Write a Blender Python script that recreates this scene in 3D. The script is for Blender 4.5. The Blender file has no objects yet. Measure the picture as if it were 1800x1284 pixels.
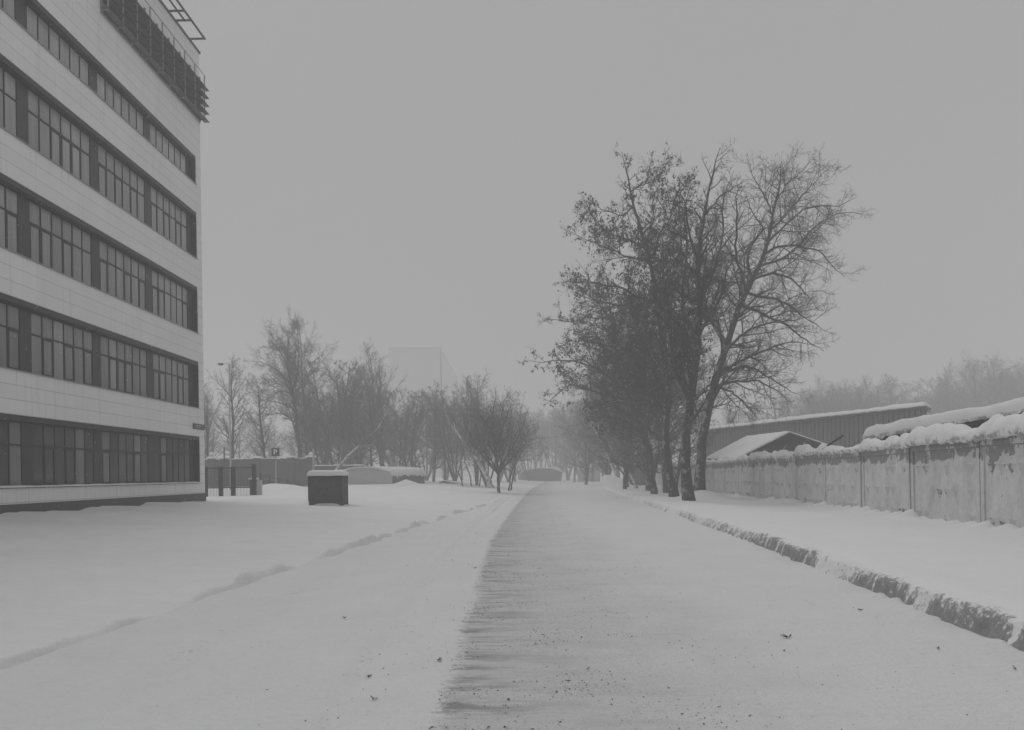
import bpy, math, random
import numpy as np
from mathutils import Vector, Matrix

random.seed(7)
SC = bpy.context.scene
COL = SC.collection

# ------------------------------------------------------------------ camera model
F, CZ, ROLL = 1420.0, 1.6, 0.01396
CR, SR = math.cos(ROLL), math.sin(ROLL)

def un(px, py):
    dx, dy = px - 900, py - 835
    return dx * CR - dy * SR, dx * SR + dy * CR

def at(px, py, Y):
    u, v = un(px, py)
    return Vector((u / F * Y, Y, CZ - v / F * Y))

# ------------------------------------------------------------------ noise
def _hash(i, j, s):
    h = (i.astype(np.int64) * 374761393 + j.astype(np.int64) * 668265263 + s * 1274126177) & 0xFFFFFFFF
    h = ((h ^ (h >> 13)) * 1274126177) & 0xFFFFFFFF
    h = (h ^ (h >> 16)) & 0xFFFFFFFF
    return h / 4294967295.0

def vnoise(x, y, s=0):
    x = np.asarray(x, float); y = np.asarray(y, float)
    x, y = np.broadcast_arrays(x, y)
    i = np.floor(x); j = np.floor(y)
    fx = x - i; fy = y - j
    fx = fx * fx * (3 - 2 * fx); fy = fy * fy * (3 - 2 * fy)
    a = _hash(i, j, s); b = _hash(i + 1, j, s); c = _hash(i, j + 1, s); d = _hash(i + 1, j + 1, s)
    return (a * (1 - fx) + b * fx) * (1 - fy) + (c * (1 - fx) + d * fx) * fy

def fbm(x, y, s=0, o=4):
    v = 0; a = .5; t = 0
    for k in range(o):
        v = v + a * vnoise(np.asarray(x) * 2 ** k, np.asarray(y) * 2 ** k, s + k * 17)
        t += a; a *= .5
    return v / t            # 0..1

def sm(x):
    x = np.clip(x, 0, 1)
    return x * x * (3 - 2 * x)

# ------------------------------------------------------------------ road curves and terrain height
def curve(tab):
    ys = np.array([t[0] for t in tab], float); xs = np.array([t[1] for t in tab], float)
    def f(Y):
        Y = np.asarray(Y, float)
        w = 0.12 * np.abs(Y) + 1.0
        return sum(np.interp(Y + w * k, ys, xs) for k in (-1, -.5, 0, .5, 1)) / 5
    return f
xl = curve([(-80, -4.9), (0, -4.5), (6.6, -4.23), (8.9, -4.1), (13.4, -3.8), (22, -3.15), (48, -.75), (83, 1.7), (150, 5.5), (300, 14), (900, 50)])
xr = curve([(-80, -2.0), (0, 3.78), (6.83, 4.33), (17.3, 5.24), (52.8, 7.45), (90, 10.0), (150, 14.5), (300, 26), (900, 80)])
xe = curve([(-80, -.5), (0, -.5), (5, -.52), (20, -.57), (41, .12), (83, 1.75), (150, 5.6), (300, 14.5), (900, 52)])
FX0, FDX = 10.0, 0.0676
def xf(Y): return FX0 + FDX * np.asarray(Y, float)

MOUNDS = [  # x, y, sx, sy, h
    (-15.6, 53.0, 2.3, 2.6, .62), (-19.5, 47.5, 2.0, 2.0, -.12),
    (9.9, 42.5, .95, 1.7, .42), (10.9, 44.6, .8, 2.2, .35),
    (10.6, 88.0, 2.2, 2.6, 1.15), (9.2, 90.0, 2.6, 2.4, .55),
    (-9.8, 75.5, .9, 1.2, .55),
]

def H_left(X, Y):
    wob = .62 * (fbm(Y / 2.3, Y * 0 + 3.3, 5, 4) - .5) + .12 * (vnoise(Y / .35, Y * 0, 9) - .5)
    d = xl(Y) - X + wob
    hh = (.055 + .18 * sm((fbm(Y / 1.6, Y * 0 + 9.1, 21, 3) - .28) / .45)) * (1 - .7 * sm((Y - 22) / 30)) * (1 - .8 * sm((Y - 60) / 40))
    w = .05 + .22 * vnoise(Y / .9, Y * 0 + 1, 31) ** 2
    z = hh * sm(d / w)
    z = z + .14 * sm(d / 3.5) + .36 * sm((d - 2) / 12) + .34 * sm((Y - 40) / 35) * sm(d / 12)
    fade = sm(d / .8)
    z = z + fade * (.12 * (fbm(X / 5, Y / 3.5, 41, 4) - .5) + .03 * (fbm(X / .9 + Y / 3, Y / .5, 47, 3) - .5))
    # crumbly face
    face = sm(d / .04) * (1 - sm((d - w) / .15))
    z = z + face * hh * .45 * (fbm(X / .12, Y / .12, 51, 3) - .5)
    for (mx, my, sx, sy, h) in MOUNDS:
        z = z + h * np.exp(-((X - mx) / sx) ** 2 - ((Y - my) / sy) ** 2) * (.85 + .3 * fbm(X / .8, Y / .8, 61, 3)) * (d > 0)
    return np.where(d > 0, z, 0)

def kerb_d(X, Y):
    far = sm((Y - 26) / 20)
    lump = (.16 * (fbm(Y / .9, Y * 0 + 2.2, 71, 3) - .5) + .14 * (np.abs(vnoise(Y / .35, Y * 0, 73) - .5) - .25)) * (1 - .75 * far)
    return X - xr(Y) + lump

def H_right(X, Y):
    d = kerb_d(X, Y)
    kh = (.25 + .07 * fbm(Y / 1.5, Y * 0, 81, 3)) * (1 - .35 * sm((Y - 30) / 30)) * (1 - .9 * sm((Y - 84) / 10))
    w = .10 + .07 * vnoise(Y / .6, Y * 0, 83)
    z = kh * sm(d / w) * (.8 + .2 * sm(d / .5))
    face = sm(d / .03) * (1 - sm((d - w) / .2)) * (1 - .7 * sm((Y - 30) / 30))
    z = z + face * .09 * (fbm(X / .10, Y / .14, 91, 3) - .5)
    z = z - .09 * sm((d - 1.0) / 3) + .2 * sm((Y - 60) / 60) * sm((d - 1) / 4)
    fade = sm(d / .5)
    z = z + fade * (.06 * (fbm(X / 2.5, Y / 3.5, 101, 4) - .5) + .01 * (fbm(X / .4, Y / .4, 107, 3) - .5))
    df = X - xf(Y)
    cusp = (1 - np.abs(np.sin(np.pi * (Y + .25 * fbm(Y / 1.1, Y * 0, 111, 2)) / .87)))
    cusp = cusp * (.35 + .9 * vnoise(Y / 1.1, Y * 0, 113))
    panel = np.exp(-(((Y - 19.5 + 1.975) % 3.95 - 1.975 + .15) / .35) ** 2)
    near = np.exp(-(np.clip(-df, 0, 9) / .45) ** 2) * (df < .4)
    z = z + near * (.03 + .15 * cusp + .10 * panel)
    for (mx, my, sx, sy, h) in MOUNDS:
        z = z + h * np.exp(-((X - mx) / sx) ** 2 - ((Y - my) / sy) ** 2) * (.85 + .3 * fbm(X / .8, Y / .8, 61, 3))
    return np.where(d > 0, z, 0)

def H_road(X, Y):
    dl = X - xl(Y); dr = xr(Y) - X
    e = X - xe(Y)
    z = .05 * sm(-e / 1.2) * (.6 + .8 * fbm(X / .9, Y / 4, 121, 3))
    z = z + .035 * np.exp(-np.clip(dl, 0, 9) / .35) * fbm(X, Y / .5, 123, 2)
    sc = (1 - np.abs(np.sin(np.pi * Y / .62 + 2 * vnoise(Y / 1.5, Y * 0, 131))))
    z = z + (.0 + .07 * sc * vnoise(Y / .9, Y * 0, 133) ** 2) * np.exp(-np.clip(dr, 0, 9) / .14) + .012 * np.exp(-np.clip(dr, 0, 9) / .9)
    # tyre ruts in the left snow and faint grooves on the right
    for off, wd, dp in ((-.75, .13, .045), (-1.0, .1, .025), (-2.35, .16, .035), (-2.6, .1, .02), (1.75, .10, .016), (2.25, .05, .012)):
        z = z - dp * np.exp(-((e - off - .12 * (vnoise(Y / 5, Y * 0, int(off * 10) + 99) - .5)) / wd) ** 2) * (.4 + .9 * vnoise(X / .3, Y / .4, 141))
    z = z + .050 * (fbm(X / .45, Y / .7, 151, 5) - .5) * (.5 + sm(-e / .3)) + .006 * (fbm(X / .1, Y / .1, 157, 2) - .5) * sm(-e / .2)
    return z * sm(dl / .05 + .2) 

def H(x, y):
    X = np.array([x], float); Y = np.array([y], float)
    if x < float(xl(Y)[0]): return float(H_left(X, Y)[0])
    if x > float(xr(Y)[0]): return float(H_right(X, Y)[0])
    return float(H_road(X, Y)[0])

def on_ground(px, py):
    u, v = un(px, py)
    z = .3
    for _ in range(12):
        Y = max(3, (CZ - z) * F / max(v, 3)); z = .5 * z + .5 * H(u / F * Y, Y)
    return Vector((u / F * Y, Y, z))

# ------------------------------------------------------------------ mesh helpers
def link(o, parent=None):
    COL.objects.link(o)
    if parent is not None: o.parent = parent
    return o

def mesh_np(name, V, Fq, mat, parent=None, smooth=True, attrs=None):
    me = bpy.data.meshes.new(name)
    V = np.ascontiguousarray(V, np.float32); Fq = np.ascontiguousarray(Fq, np.int32)
    m, k = Fq.shape
    me.vertices.add(len(V)); me.vertices.foreach_set('co', V.ravel())
    me.loops.add(m * k); me.loops.foreach_set('vertex_index', Fq.ravel())
    me.polygons.add(m); me.polygons.foreach_set('loop_start', np.arange(0, m * k, k, dtype=np.int32))
    me.polygons.foreach_set('use_smooth', np.full(m, smooth, bool))
    me.update(calc_edges=True)
    for a, val in (attrs or {}).items():
        at_ = me.attributes.new(a, 'FLOAT', 'POINT'); at_.data.foreach_set('value', np.ascontiguousarray(val, np.float32).ravel())
    me.materials.append(mat)
    return link(bpy.data.objects.new(name, me), parent)

class MB:
    def __init__(s): s.v = []; s.f = []; s.t = []
    def add(s, vs, fs, tint=0.0):
        b = len(s.v); s.v += [tuple(p) for p in vs]; s.f += [tuple(b + i for i in f) for f in fs]
        s.t += [tint] * len(vs); return s
    def box(s, x0, x1, y0, y1, z0, z1, tint=0.0):
        return s.add([(x0, y0, z0), (x1, y0, z0), (x1, y1, z0), (x0, y1, z0), (x0, y0, z1), (x1, y0, z1), (x1, y1, z1), (x0, y1, z1)],
                     [(0, 3, 2, 1), (4, 5, 6, 7), (0, 1, 5, 4), (1, 2, 6, 5), (2, 3, 7, 6), (3, 0, 4, 7)], tint)
    def prism(s, prof, axis, a, b):
        """profile polygon (p,q) extruded along axis 'x' (p=y,q=z) or 'y' (p=x,q=z)"""
        n = len(prof)
        mk = (lambda p, q, t: (t, p, q)) if axis == 'x' else (lambda p, q, t: (p, t, q))
        vs = [mk(p, q, a) for p, q in prof] + [mk(p, q, b) for p, q in prof]
        fs = [tuple(range(n - 1, -1, -1)), tuple(range(n, 2 * n))] + [(i, (i + 1) % n, n + (i + 1) % n, n + i) for i in range(n)]
        return s.add(vs, fs)
    def tube(s, pts, rs, n=8, cap=True):
        pts = [Vector(p) for p in pts]
        if not hasattr(rs, '__len__'): rs = [rs] * len(pts)
        ring = []
        t0 = (pts[-1] - pts[0]).normalized()
        ref = Vector((1, 0, 0)) if abs(t0.x) < .8 else Vector((0, 1, 0))
        for i, p in enumerate(pts):
            t = (pts[min(i + 1, len(pts) - 1)] - pts[max(i - 1, 0)]).normalized()
            a = t.cross(ref).normalized(); b = t.cross(a)
            ring.append([p + rs[i] * (math.cos(2 * math.pi * k / n) * a + math.sin(2 * math.pi * k / n) * b) for k in range(n)])
        vs = [q for r in ring for q in r]; fs = []
        for i in range(len(pts) - 1):
            for k in range(n):
                fs.append((i * n + k, i * n + (k + 1) % n, (i + 1) * n + (k + 1) % n, (i + 1) * n + k))
        if cap: fs += [tuple(range(n - 1, -1, -1)), tuple(range((len(pts) - 1) * n, len(pts) * n))]
        return s.add(vs, fs)
    def build(s, name, mat, parent=None, smooth=False, bevel=0):
        me = bpy.data.meshes.new(name); me.from_pydata(s.v, [], s.f); me.update()
        a = me.attributes.new('tint', 'FLOAT', 'POINT'); a.data.foreach_set('value', s.t)
        if smooth: me.polygons.foreach_set('use_smooth', [True] * len(me.polygons))
        me.materials.append(mat)
        o = link(bpy.data.objects.new(name, me), parent)
        if bevel:
            m = o.modifiers.new('b', 'BEVEL'); m.width = bevel; m.segments = 2; m.limit_method = 'ANGLE'
        return o

def tag(o, label, cat, group=None, kind=None):
    if label: o['label'] = label
    if cat: o['category'] = cat
    if group: o['group'] = group
    if kind: o['kind'] = kind
    return o

def thing(name, label, cat, loc=(0, 0, 0), rz=0, group=None):
    o = bpy.data.objects.new(name, None); o.location = loc; o.rotation_euler = (0, 0, rz); o.empty_display_size = .3
    link(o); return tag(o, label, cat, group)

def copy_tree(o, parent=None):
    c = o.copy(); COL.objects.link(c)
    if parent is not None: c.parent = parent
    for ch in list(o.children): copy_tree(ch, c)
    return c

# ------------------------------------------------------------------ materials
class NT:
    def __init__(s, name):
        s.m = bpy.data.materials.new(name); s.m.use_nodes = True
        s.n = s.m.node_tree.nodes; s.l = s.m.node_tree.links
        s.b = s.n['Principled BSDF']; s.b.inputs['Specular IOR Level'].default_value = .25
    def node(s, t, **k):
        nd = s.n.new(t)
        for a, v in k.items():
            if a.startswith('i_'): nd.inputs[a[2:].replace('_', ' ')].default_value = v
            else: setattr(nd, a, v)
        return nd
    def set(s, sock, v):
        if hasattr(v, 'is_linked'): s.l.new(v, sock)
        else: sock.default_value = v
    def math(s, op, a, b=0.0, c=None, clamp=False):
        nd = s.node('ShaderNodeMath', operation=op); nd.use_clamp = clamp
        s.set(nd.inputs[0], a); s.set(nd.inputs[1], b)
        if c is not None: s.set(nd.inputs[2], c)
        return nd.outputs[0]
    def ramp(s, v, a, b, lo=0.0, hi=1.0):
        nd = s.node('ShaderNodeMapRange', interpolation_type='SMOOTHSTEP')
        s.set(nd.inputs[0], v); s.set(nd.inputs[1], a); s.set(nd.inputs[2], b); s.set(nd.inputs[3], lo); s.set(nd.inputs[4], hi)
        return nd.outputs[0]
    def coord(s, kind='Object'):
        return s.node('ShaderNodeTexCoord').outputs[kind]
    def geo(s, k): return s.node('ShaderNodeNewGeometry').outputs[k]
    def map(s, v, sc=(1, 1, 1), rot=(0, 0, 0), loc=(0, 0, 0)):
        nd = s.node('ShaderNodeMapping'); s.l.new(v, nd.inputs[0])
        nd.inputs['Scale'].default_value = sc; nd.inputs['Rotation'].default_value = rot; nd.inputs['Location'].default_value = loc
        return nd.outputs[0]
    def noise(s, v, scale, detail=4, rough=.55):
        nd = s.node('ShaderNodeTexNoise'); s.l.new(v, nd.inputs['Vector'])
        nd.inputs['Scale'].default_value = scale; nd.inputs['Detail'].default_value = detail; nd.inputs['Roughness'].default_value = rough
        return nd.outputs[0]
    def vn(s, v, scale, detail=4, rough=.55, gain=2.2):
        n = s.noise(v, scale, detail, rough)
        return s.math('ADD', .5, s.math('MULTIPLY', s.math('SUBTRACT', n, .5), gain), clamp=True)
    def attr(s, name): return s.node('ShaderNodeAttribute', attribute_name=name).outputs['Fac']
    def mix(s, f, a, b):
        """scalar mix"""
        nd = s.node('ShaderNodeMix', data_type='FLOAT')
        s.set(nd.inputs[0], f); s.set(nd.inputs[2], a); s.set(nd.inputs[3], b)
        return nd.outputs[0]
    def grey(s, v, warm=0.0):
        nd = s.node('ShaderNodeCombineColor')
        for k in range(3): s.set(nd.inputs[k], v)
        return nd.outputs[0]
    def base(s, v): s.l.new(s.grey(v), s.b.inputs['Base Color'])
    def rough(s, v): s.set(s.b.inputs['Roughness'], v)
    def bump(s, h, strength=.3, dist=.02):
        nd = s.node('ShaderNodeBump'); nd.inputs['Strength'].default_value = strength; nd.inputs['Distance'].default_value = dist
        s.l.new(h, nd.inputs['Height']); s.l.new(nd.outputs[0], s.b.inputs['Normal'])
    def dot(s, v, d):
        nd = s.node('ShaderNodeVectorMath', operation='DOT_PRODUCT'); s.l.new(v, nd.inputs[0]); nd.inputs[1].default_value = d
        return nd.outputs['Value']

SNOW = .86
def m_snow(name='snow', bumps=.75):
    t = NT(name); p = t.geo('Position')
    big = t.vn(p, .35, 4); mid = t.vn(t.map(p, (1, 1.7, 1), (0, 0, .5)), 1.7, 6, .62); fine = t.noise(p, 30, 4, .65); rip = t.vn(t.map(p, (.5, 2.6, 1), (0, 0, .35)), 1.1, 4, .55)
    v = t.math('ADD', t.math('MULTIPLY', t.math('SUBTRACT', big, .5), .05), SNOW)
    v = t.math('ADD', v, t.math('MULTIPLY', t.math('SUBTRACT', mid, .5), .05))
    t.base(v); t.rough(.65)
    t.bump(t.math('ADD', t.math('ADD', t.math('MULTIPLY', mid, .5), t.math('MULTIPLY', rip, .7)), t.math('MULTIPLY', fine, .3)), bumps, .06)
    return t.m

def m_verge():
    """snow with the bare, gritty kerb face showing through (attribute dirt is baked where the kerb is bare)"""
    t = NT('verge_snow'); p = t.geo('Position')
    n1 = t.noise(p, 6, 5, .65); n2 = t.noise(p, 19, 5, .65); big = t.noise(p, .4, 3)
    d = t.attr('dirt')
    m = t.math('ADD', t.math('MULTIPLY', t.math('SUBTRACT', n1, .5), 2.0), t.math('MULTIPLY', t.math('SUBTRACT', n2, .5), 2.0))
    m = t.ramp(t.math('ADD', t.math('SUBTRACT', d, .52), t.math('MULTIPLY', m, .75)), -.16, .26)
    dark = t.math('ADD', .11, t.math('MULTIPLY', n2, .34))
    snow = t.math('ADD', SNOW - .03, t.math('MULTIPLY', t.math('SUBTRACT', big, .5), .08))
    t.base(t.mix(m, snow, dark)); t.rough(.75)
    t.bump(t.math('ADD', t.math('MULTIPLY', n1, t.math('MULTIPLY', d, 1.2)), t.math('ADD', t.math('MULTIPLY', n2, .3), t.vn(p, 1.7, 6, .62))), .5, .06)
    return t.m

def m_road():
    t = NT('road_snow'); p = t.geo('Position')
    e = t.attr('edge')
    # drifts of blown snow lying across the bare strip
    st = t.vn(t.map(p, (.75, 2.6, 1), (0, 0, .22)), 1.25, 6, .66)
    st2 = t.vn(t.map(p, (1.2, 5.5, 1), (0, 0, .16)), 1.7, 5, .66)
    blot = t.vn(p, .8, 5, .6); g1 = t.noise(p, 60, 2, .7); g2 = t.vn(p, 15, 5, .7); g3 = t.noise(p, 26, 3, .7)
    wob = t.math('ADD', t.math('MULTIPLY', t.math('SUBTRACT', blot, .5), .14), t.math('ADD', t.math('MULTIPLY', t.math('SUBTRACT', st2, .5), .05), t.math('MULTIPLY', t.math('SUBTRACT', g2, .5), .20)))
    ee = t.math('ADD', e, wob)
    inside = t.ramp(ee, -.05, .10)
    fade = t.ramp(t.math('ADD', e, t.math('MULTIPLY', t.math('SUBTRACT', blot, .5), 1.4)), .3, 3.3, 1.0, .12)
    edgey = t.ramp(e, .0, .95, 1.0, .22)
    streak = t.math('MULTIPLY', t.ramp(t.math('ADD', t.math('MULTIPLY', st, .65), t.math('MULTIPLY', st2, .35)), .38, .72), edgey)
    amt = t.math('MULTIPLY', t.math('MULTIPLY', inside, fade), t.math('ADD', .30, t.math('MULTIPLY', streak, .70)))
    gr = t.math('MULTIPLY', t.math('MULTIPLY', t.ramp(g1, .58, .66), t.ramp(t.math('ADD', t.math('MULTIPLY', g2, .5), t.math('MULTIPLY', blot, .5)), .40, .62)), t.math('MULTIPLY', inside, t.ramp(e, .2, 3.2, .8, .12)))
    gr = t.math('MAXIMUM', gr, t.math('MULTIPLY', t.math('MULTIPLY', t.ramp(g3, .63, .69), inside), t.ramp(e, .2, 3.0, .55, .1)))
    snow = t.math('ADD', SNOW - .02, t.math('ADD', t.math('MULTIPLY', t.math('SUBTRACT', blot, .5), .05), t.math('MULTIPLY', t.math('SUBTRACT', g2, .5), .05)))
    c = t.mix(amt, snow, .33)
    c = t.mix(gr, c, .22)
    lf = t.math('MULTIPLY', t.ramp(g1, .64, .70), t.math('MULTIPLY', t.ramp(g2, .6, .8), t.ramp(e, -1.5, -.1, 0.0, .7)))
    c = t.mix(lf, c, .3)
    tk = t.math('MAXIMUM', t.ramp(t.math('ABSOLUTE', t.math('ADD', e, .78)), .04, .16, 1, 0), t.math('MULTIPLY', t.ramp(t.math('ABSOLUTE', t.math('ADD', e, 2.45)), .04, .2, 1, 0), .6))
    c = t.mix(t.math('MULTIPLY', t.math('MULTIPLY', tk, t.ramp(g2, .55, .85)), t.math('MULTIPLY', t.ramp(blot, .42, .75), .9)), c, .42)
    t.base(c); t.rough(.6)
    pl = t.vn(t.map(p, (1, .7, 1)), 1.6, 6, .62)
    t.bump(t.math('ADD', t.math('ADD', t.math('MULTIPLY', g2, .25), t.math('MULTIPLY', st2, .3)), t.math('ADD', t.math('MULTIPLY', g3, .15), t.math('MULTIPLY', pl, .5))), .8, .06)
    return t.m

def m_plain(name, v, rough=.7, var=.12, scale=3.0, spec=.25, bump=0.0):
    t = NT(name); p = t.coord('Object')
    n = t.noise(p, scale, 4); n2 = t.noise(p, scale * 9, 3)
    k = t.math('ADD', 1 - var, t.math('ADD', t.math('MULTIPLY', n, var * 1.4), t.math('MULTIPLY', n2, var * .6)))
    t.base(t.math('MULTIPLY', k, v)); t.rough(rough); t.b.inputs['Specular IOR Level'].default_value = spec
    if bump: t.bump(n2, bump, .01)
    return t.m

def m_bark(name='bark', v=.055, snow=.5, thr=.55):
    t = NT(name); p = t.geo('Position'); N = t.geo('Normal')
    n = t.noise(t.map(p, (1, 1, .35)), 14, 3, .6); n2 = t.noise(p, 3.5, 4, .6)
    f = t.dot(N, (-.62, -.38, .68))
    f = t.ramp(t.math('ADD', f, t.math('MULTIPLY', t.math('SUBTRACT', n2, .5), 2.6)), thr, thr + .5)
    b = t.math('MULTIPLY', t.math('ADD', .6, t.math('MULTIPLY', n, .8)), v)
    t.base(t.mix(t.math('MULTIPLY', f, snow), b, .72)); t.rough(.85)
    t.bump(n, .5, .03)
    return t.m

def m_cladding():
    t = NT('facade_panels'); p = t.coord('Object')
    sep = t.node('ShaderNodeSeparateXYZ'); t.l.new(p, sep.inputs[0])
    zz = t.math('DIVIDE', t.math('ADD', sep.outputs[2], .4469 * 6 - 1.4), .4469)
    yy = t.math('DIVIDE', t.math('ADD', sep.outputs[1], 54.0 + .6), 2.16)
    fz = t.math('FRACT', zz); fy = t.math('FRACT', yy)
    cell = t.node('ShaderNodeCombineXYZ'); t.set(cell.inputs[0], t.math('FLOOR', yy)); t.set(cell.inputs[1], t.math('FLOOR', zz))
    wn_ = t.node('ShaderNodeTexWhiteNoise', noise_dimensions='2D'); t.l.new(cell.outputs[0], wn_.inputs['Vector'])
    hz_ = t.math('LESS_THAN', fz, .022 / .4469); vt = t.math('LESS_THAN', fy, .012 / 2.16)
    n = t.vn(t.map(p, (1, 1, .35)), .8, 5)
    c = t.math('ADD', .80, t.math('ADD', t.math('MULTIPLY', wn_.outputs['Value'], .035), t.math('MULTIPLY', n, .04)))
    dr = t.vn(t.map(p, (1, 5, .22)), 1.6, 5, .62, 2.6)
    c = t.math('SUBTRACT', c, t.math('MULTIPLY', t.ramp(dr, .55, 1.0), .10))
    c = t.mix(t.math('MULTIPLY', vt, .14), c, .35); c = t.mix(t.math('MULTIPLY', hz_, .45), c, .22)
    t.base(c); t.rough(.5)
    return t.m

def m_glass():
    t = NT('window_glass'); tint = t.attr('tint'); p = t.coord('Object')
    n = t.noise(t.map(p, (1, 3, .25)), 1.2, 3)
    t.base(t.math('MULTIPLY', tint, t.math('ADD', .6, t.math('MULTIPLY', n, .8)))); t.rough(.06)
    t.b.inputs['Specular IOR Level'].default_value = .5
    t.bump(t.noise(p, .9, 1), .04, .05)
    return t.m

def m_fence():
    t = NT('concrete_with_stuck_snow'); p = t.coord('Object'); N = t.geo('Normal'); w = t.geo('Position')
    sep = t.node('ShaderNodeSeparateXYZ'); t.l.new(p, sep.inputs[0])
    z = sep.outputs[2]
    streak = t.vn(t.map(w, (1.6, 1.6, .30)), 1.6, 5, .62); patch = t.vn(w, 1.9, 6, .65, 2.6); fine = t.vn(w, 9, 5, .68)
    ver = t.vn(t.map(w, (3.0, 3.0, .10)), 2.2, 5, .65, 2.6)
    # bare concrete: under the coping, on faces that look down, and in patches
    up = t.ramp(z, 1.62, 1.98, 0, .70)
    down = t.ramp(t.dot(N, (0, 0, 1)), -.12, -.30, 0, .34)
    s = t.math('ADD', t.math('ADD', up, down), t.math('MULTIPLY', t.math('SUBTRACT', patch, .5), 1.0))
    s = t.math('ADD', s, t.math('MULTIPLY', t.math('SUBTRACT', fine, .5), .30))
    s = t.math('ADD', s, t.math('MULTIPLY', t.math('SUBTRACT', ver, .5), .34))
    blot2 = t.vn(w, .9, 4, .6, 2.4)
    s = t.math('ADD', s, t.math('MULTIPLY', t.math('SUBTRACT', blot2, .5), .45))
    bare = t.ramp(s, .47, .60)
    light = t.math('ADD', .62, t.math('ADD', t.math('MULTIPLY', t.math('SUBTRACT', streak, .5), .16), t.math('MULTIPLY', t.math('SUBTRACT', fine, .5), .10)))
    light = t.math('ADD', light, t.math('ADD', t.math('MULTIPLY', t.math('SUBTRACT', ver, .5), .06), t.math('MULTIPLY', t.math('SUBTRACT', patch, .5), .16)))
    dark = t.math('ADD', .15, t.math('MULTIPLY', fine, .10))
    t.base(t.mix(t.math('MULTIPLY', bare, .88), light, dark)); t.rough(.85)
    t.bump(t.math('ADD', t.math('MULTIPLY', fine, .5), patch), .5, .03)
    return t.m

def m_cap():
    """thick snow on fence and roofs whose overhanging face is crusty and mixed with grey concrete"""
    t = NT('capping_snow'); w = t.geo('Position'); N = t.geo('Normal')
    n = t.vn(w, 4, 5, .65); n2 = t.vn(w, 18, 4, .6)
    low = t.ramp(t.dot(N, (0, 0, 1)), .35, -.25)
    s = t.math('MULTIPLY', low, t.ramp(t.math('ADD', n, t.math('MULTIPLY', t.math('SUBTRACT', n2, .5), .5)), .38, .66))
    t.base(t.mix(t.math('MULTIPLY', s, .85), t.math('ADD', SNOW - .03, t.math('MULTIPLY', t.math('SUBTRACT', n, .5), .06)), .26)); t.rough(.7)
    t.bump(t.math('ADD', n, t.math('MULTIPLY', n2, .3)), .4, .04)
    return t.m

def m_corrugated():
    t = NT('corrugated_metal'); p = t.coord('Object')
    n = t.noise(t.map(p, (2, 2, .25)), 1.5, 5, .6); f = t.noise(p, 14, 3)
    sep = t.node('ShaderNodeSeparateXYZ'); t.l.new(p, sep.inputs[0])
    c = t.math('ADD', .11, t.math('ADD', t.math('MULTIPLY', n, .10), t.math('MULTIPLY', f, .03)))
    t.base(t.mix(t.ramp(sep.outputs[1], -.03, -.07), c, .035)); t.rough(.6)  # groove shade put into the colour: near-black behind the sheet face
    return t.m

def m_brick():
    t = NT('dark_brick'); p = t.coord('Object')
    sep = t.node('ShaderNodeSeparateXYZ'); t.l.new(p, sep.inputs[0])
    cmb = t.node('ShaderNodeCombineXYZ'); t.l.new(sep.outputs[0], cmb.inputs[0]); t.l.new(sep.outputs[2], cmb.inputs[1])
    br = t.node('ShaderNodeTexBrick'); t.l.new(cmb.outputs[0], br.inputs['Vector'])
    br.inputs['Color1'].default_value = (.075, .075, .075, 1); br.inputs['Color2'].default_value = (.11, .11, .11, 1); br.inputs['Mortar'].default_value = (.16, .16, .16, 1)
    br.inputs['Scale'].default_value = 1; br.inputs['Brick Width'].default_value = .26; br.inputs['Row Height'].default_value = .085; br.inputs['Mortar Size'].default_value = .012
    t.l.new(br.outputs['Color'], t.b.inputs['Base Color']); t.rough(.85)
    return t.m

M = dict(snow=m_snow(), verge=m_verge(), road=m_road(), bark=m_bark('bark', .06, .42, .62), bark_pale=m_bark('snowy_bark', .20, .95, .0), twig=m_bark('twig_bark', .05, .62, .45), twig_dark=m_bark('dark_twig_bark', .045, .42, .6),
         leaf=m_plain('dry_leaf', .065, .8, .35, 6), clad=m_cladding(), glass=m_glass(), frame=m_plain('dark_frame', .045, .5, .1),
         pier=m_plain('dark_panel', .06, .45, .2, 1.5), plinth=m_plain('plinth_stone', .09, .6, .35, 1.2), core=m_plain('interior_dark', .06),
         sill=m_plain('sill_metal', .30, .5), louvre=m_bark('louvre_metal', .16, .85, .8), bracket=m_plain('bracket_metal', .30, .5, .2), steel=m_plain('painted_steel', .10, .5, .2),
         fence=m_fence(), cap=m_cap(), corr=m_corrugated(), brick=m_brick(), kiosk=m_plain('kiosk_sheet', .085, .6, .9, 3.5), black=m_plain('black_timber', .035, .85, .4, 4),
         render=m_plain('pale_render', .55, .8, .2, 1.4), darkwall=m_plain('dark_wall', .10, .8, .3, 2), pole=m_plain('pole_grey', .40, .5, .15), white=m_plain('white_paint', .75, .5, .05),
         signblue=m_plain('sign_dark', .045, .4, .05), far=m_plain('far_block_wall', .62, .8, .1, .3), fardark=m_plain('far_block_side', .5, .8, .1, .3),
         wood=m_plain('weathered_wood', .22, .8, .3, 8), grit=m_plain('grit', .11, .8, .5, 30), plate=m_plain('plaque_plate', .10, .4, .1), platetext=m_plain('plaque_lettering', .5, .5, .2, 20),
         container=m_plain('pale_sheet', .42, .6, .15, 2))

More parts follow.
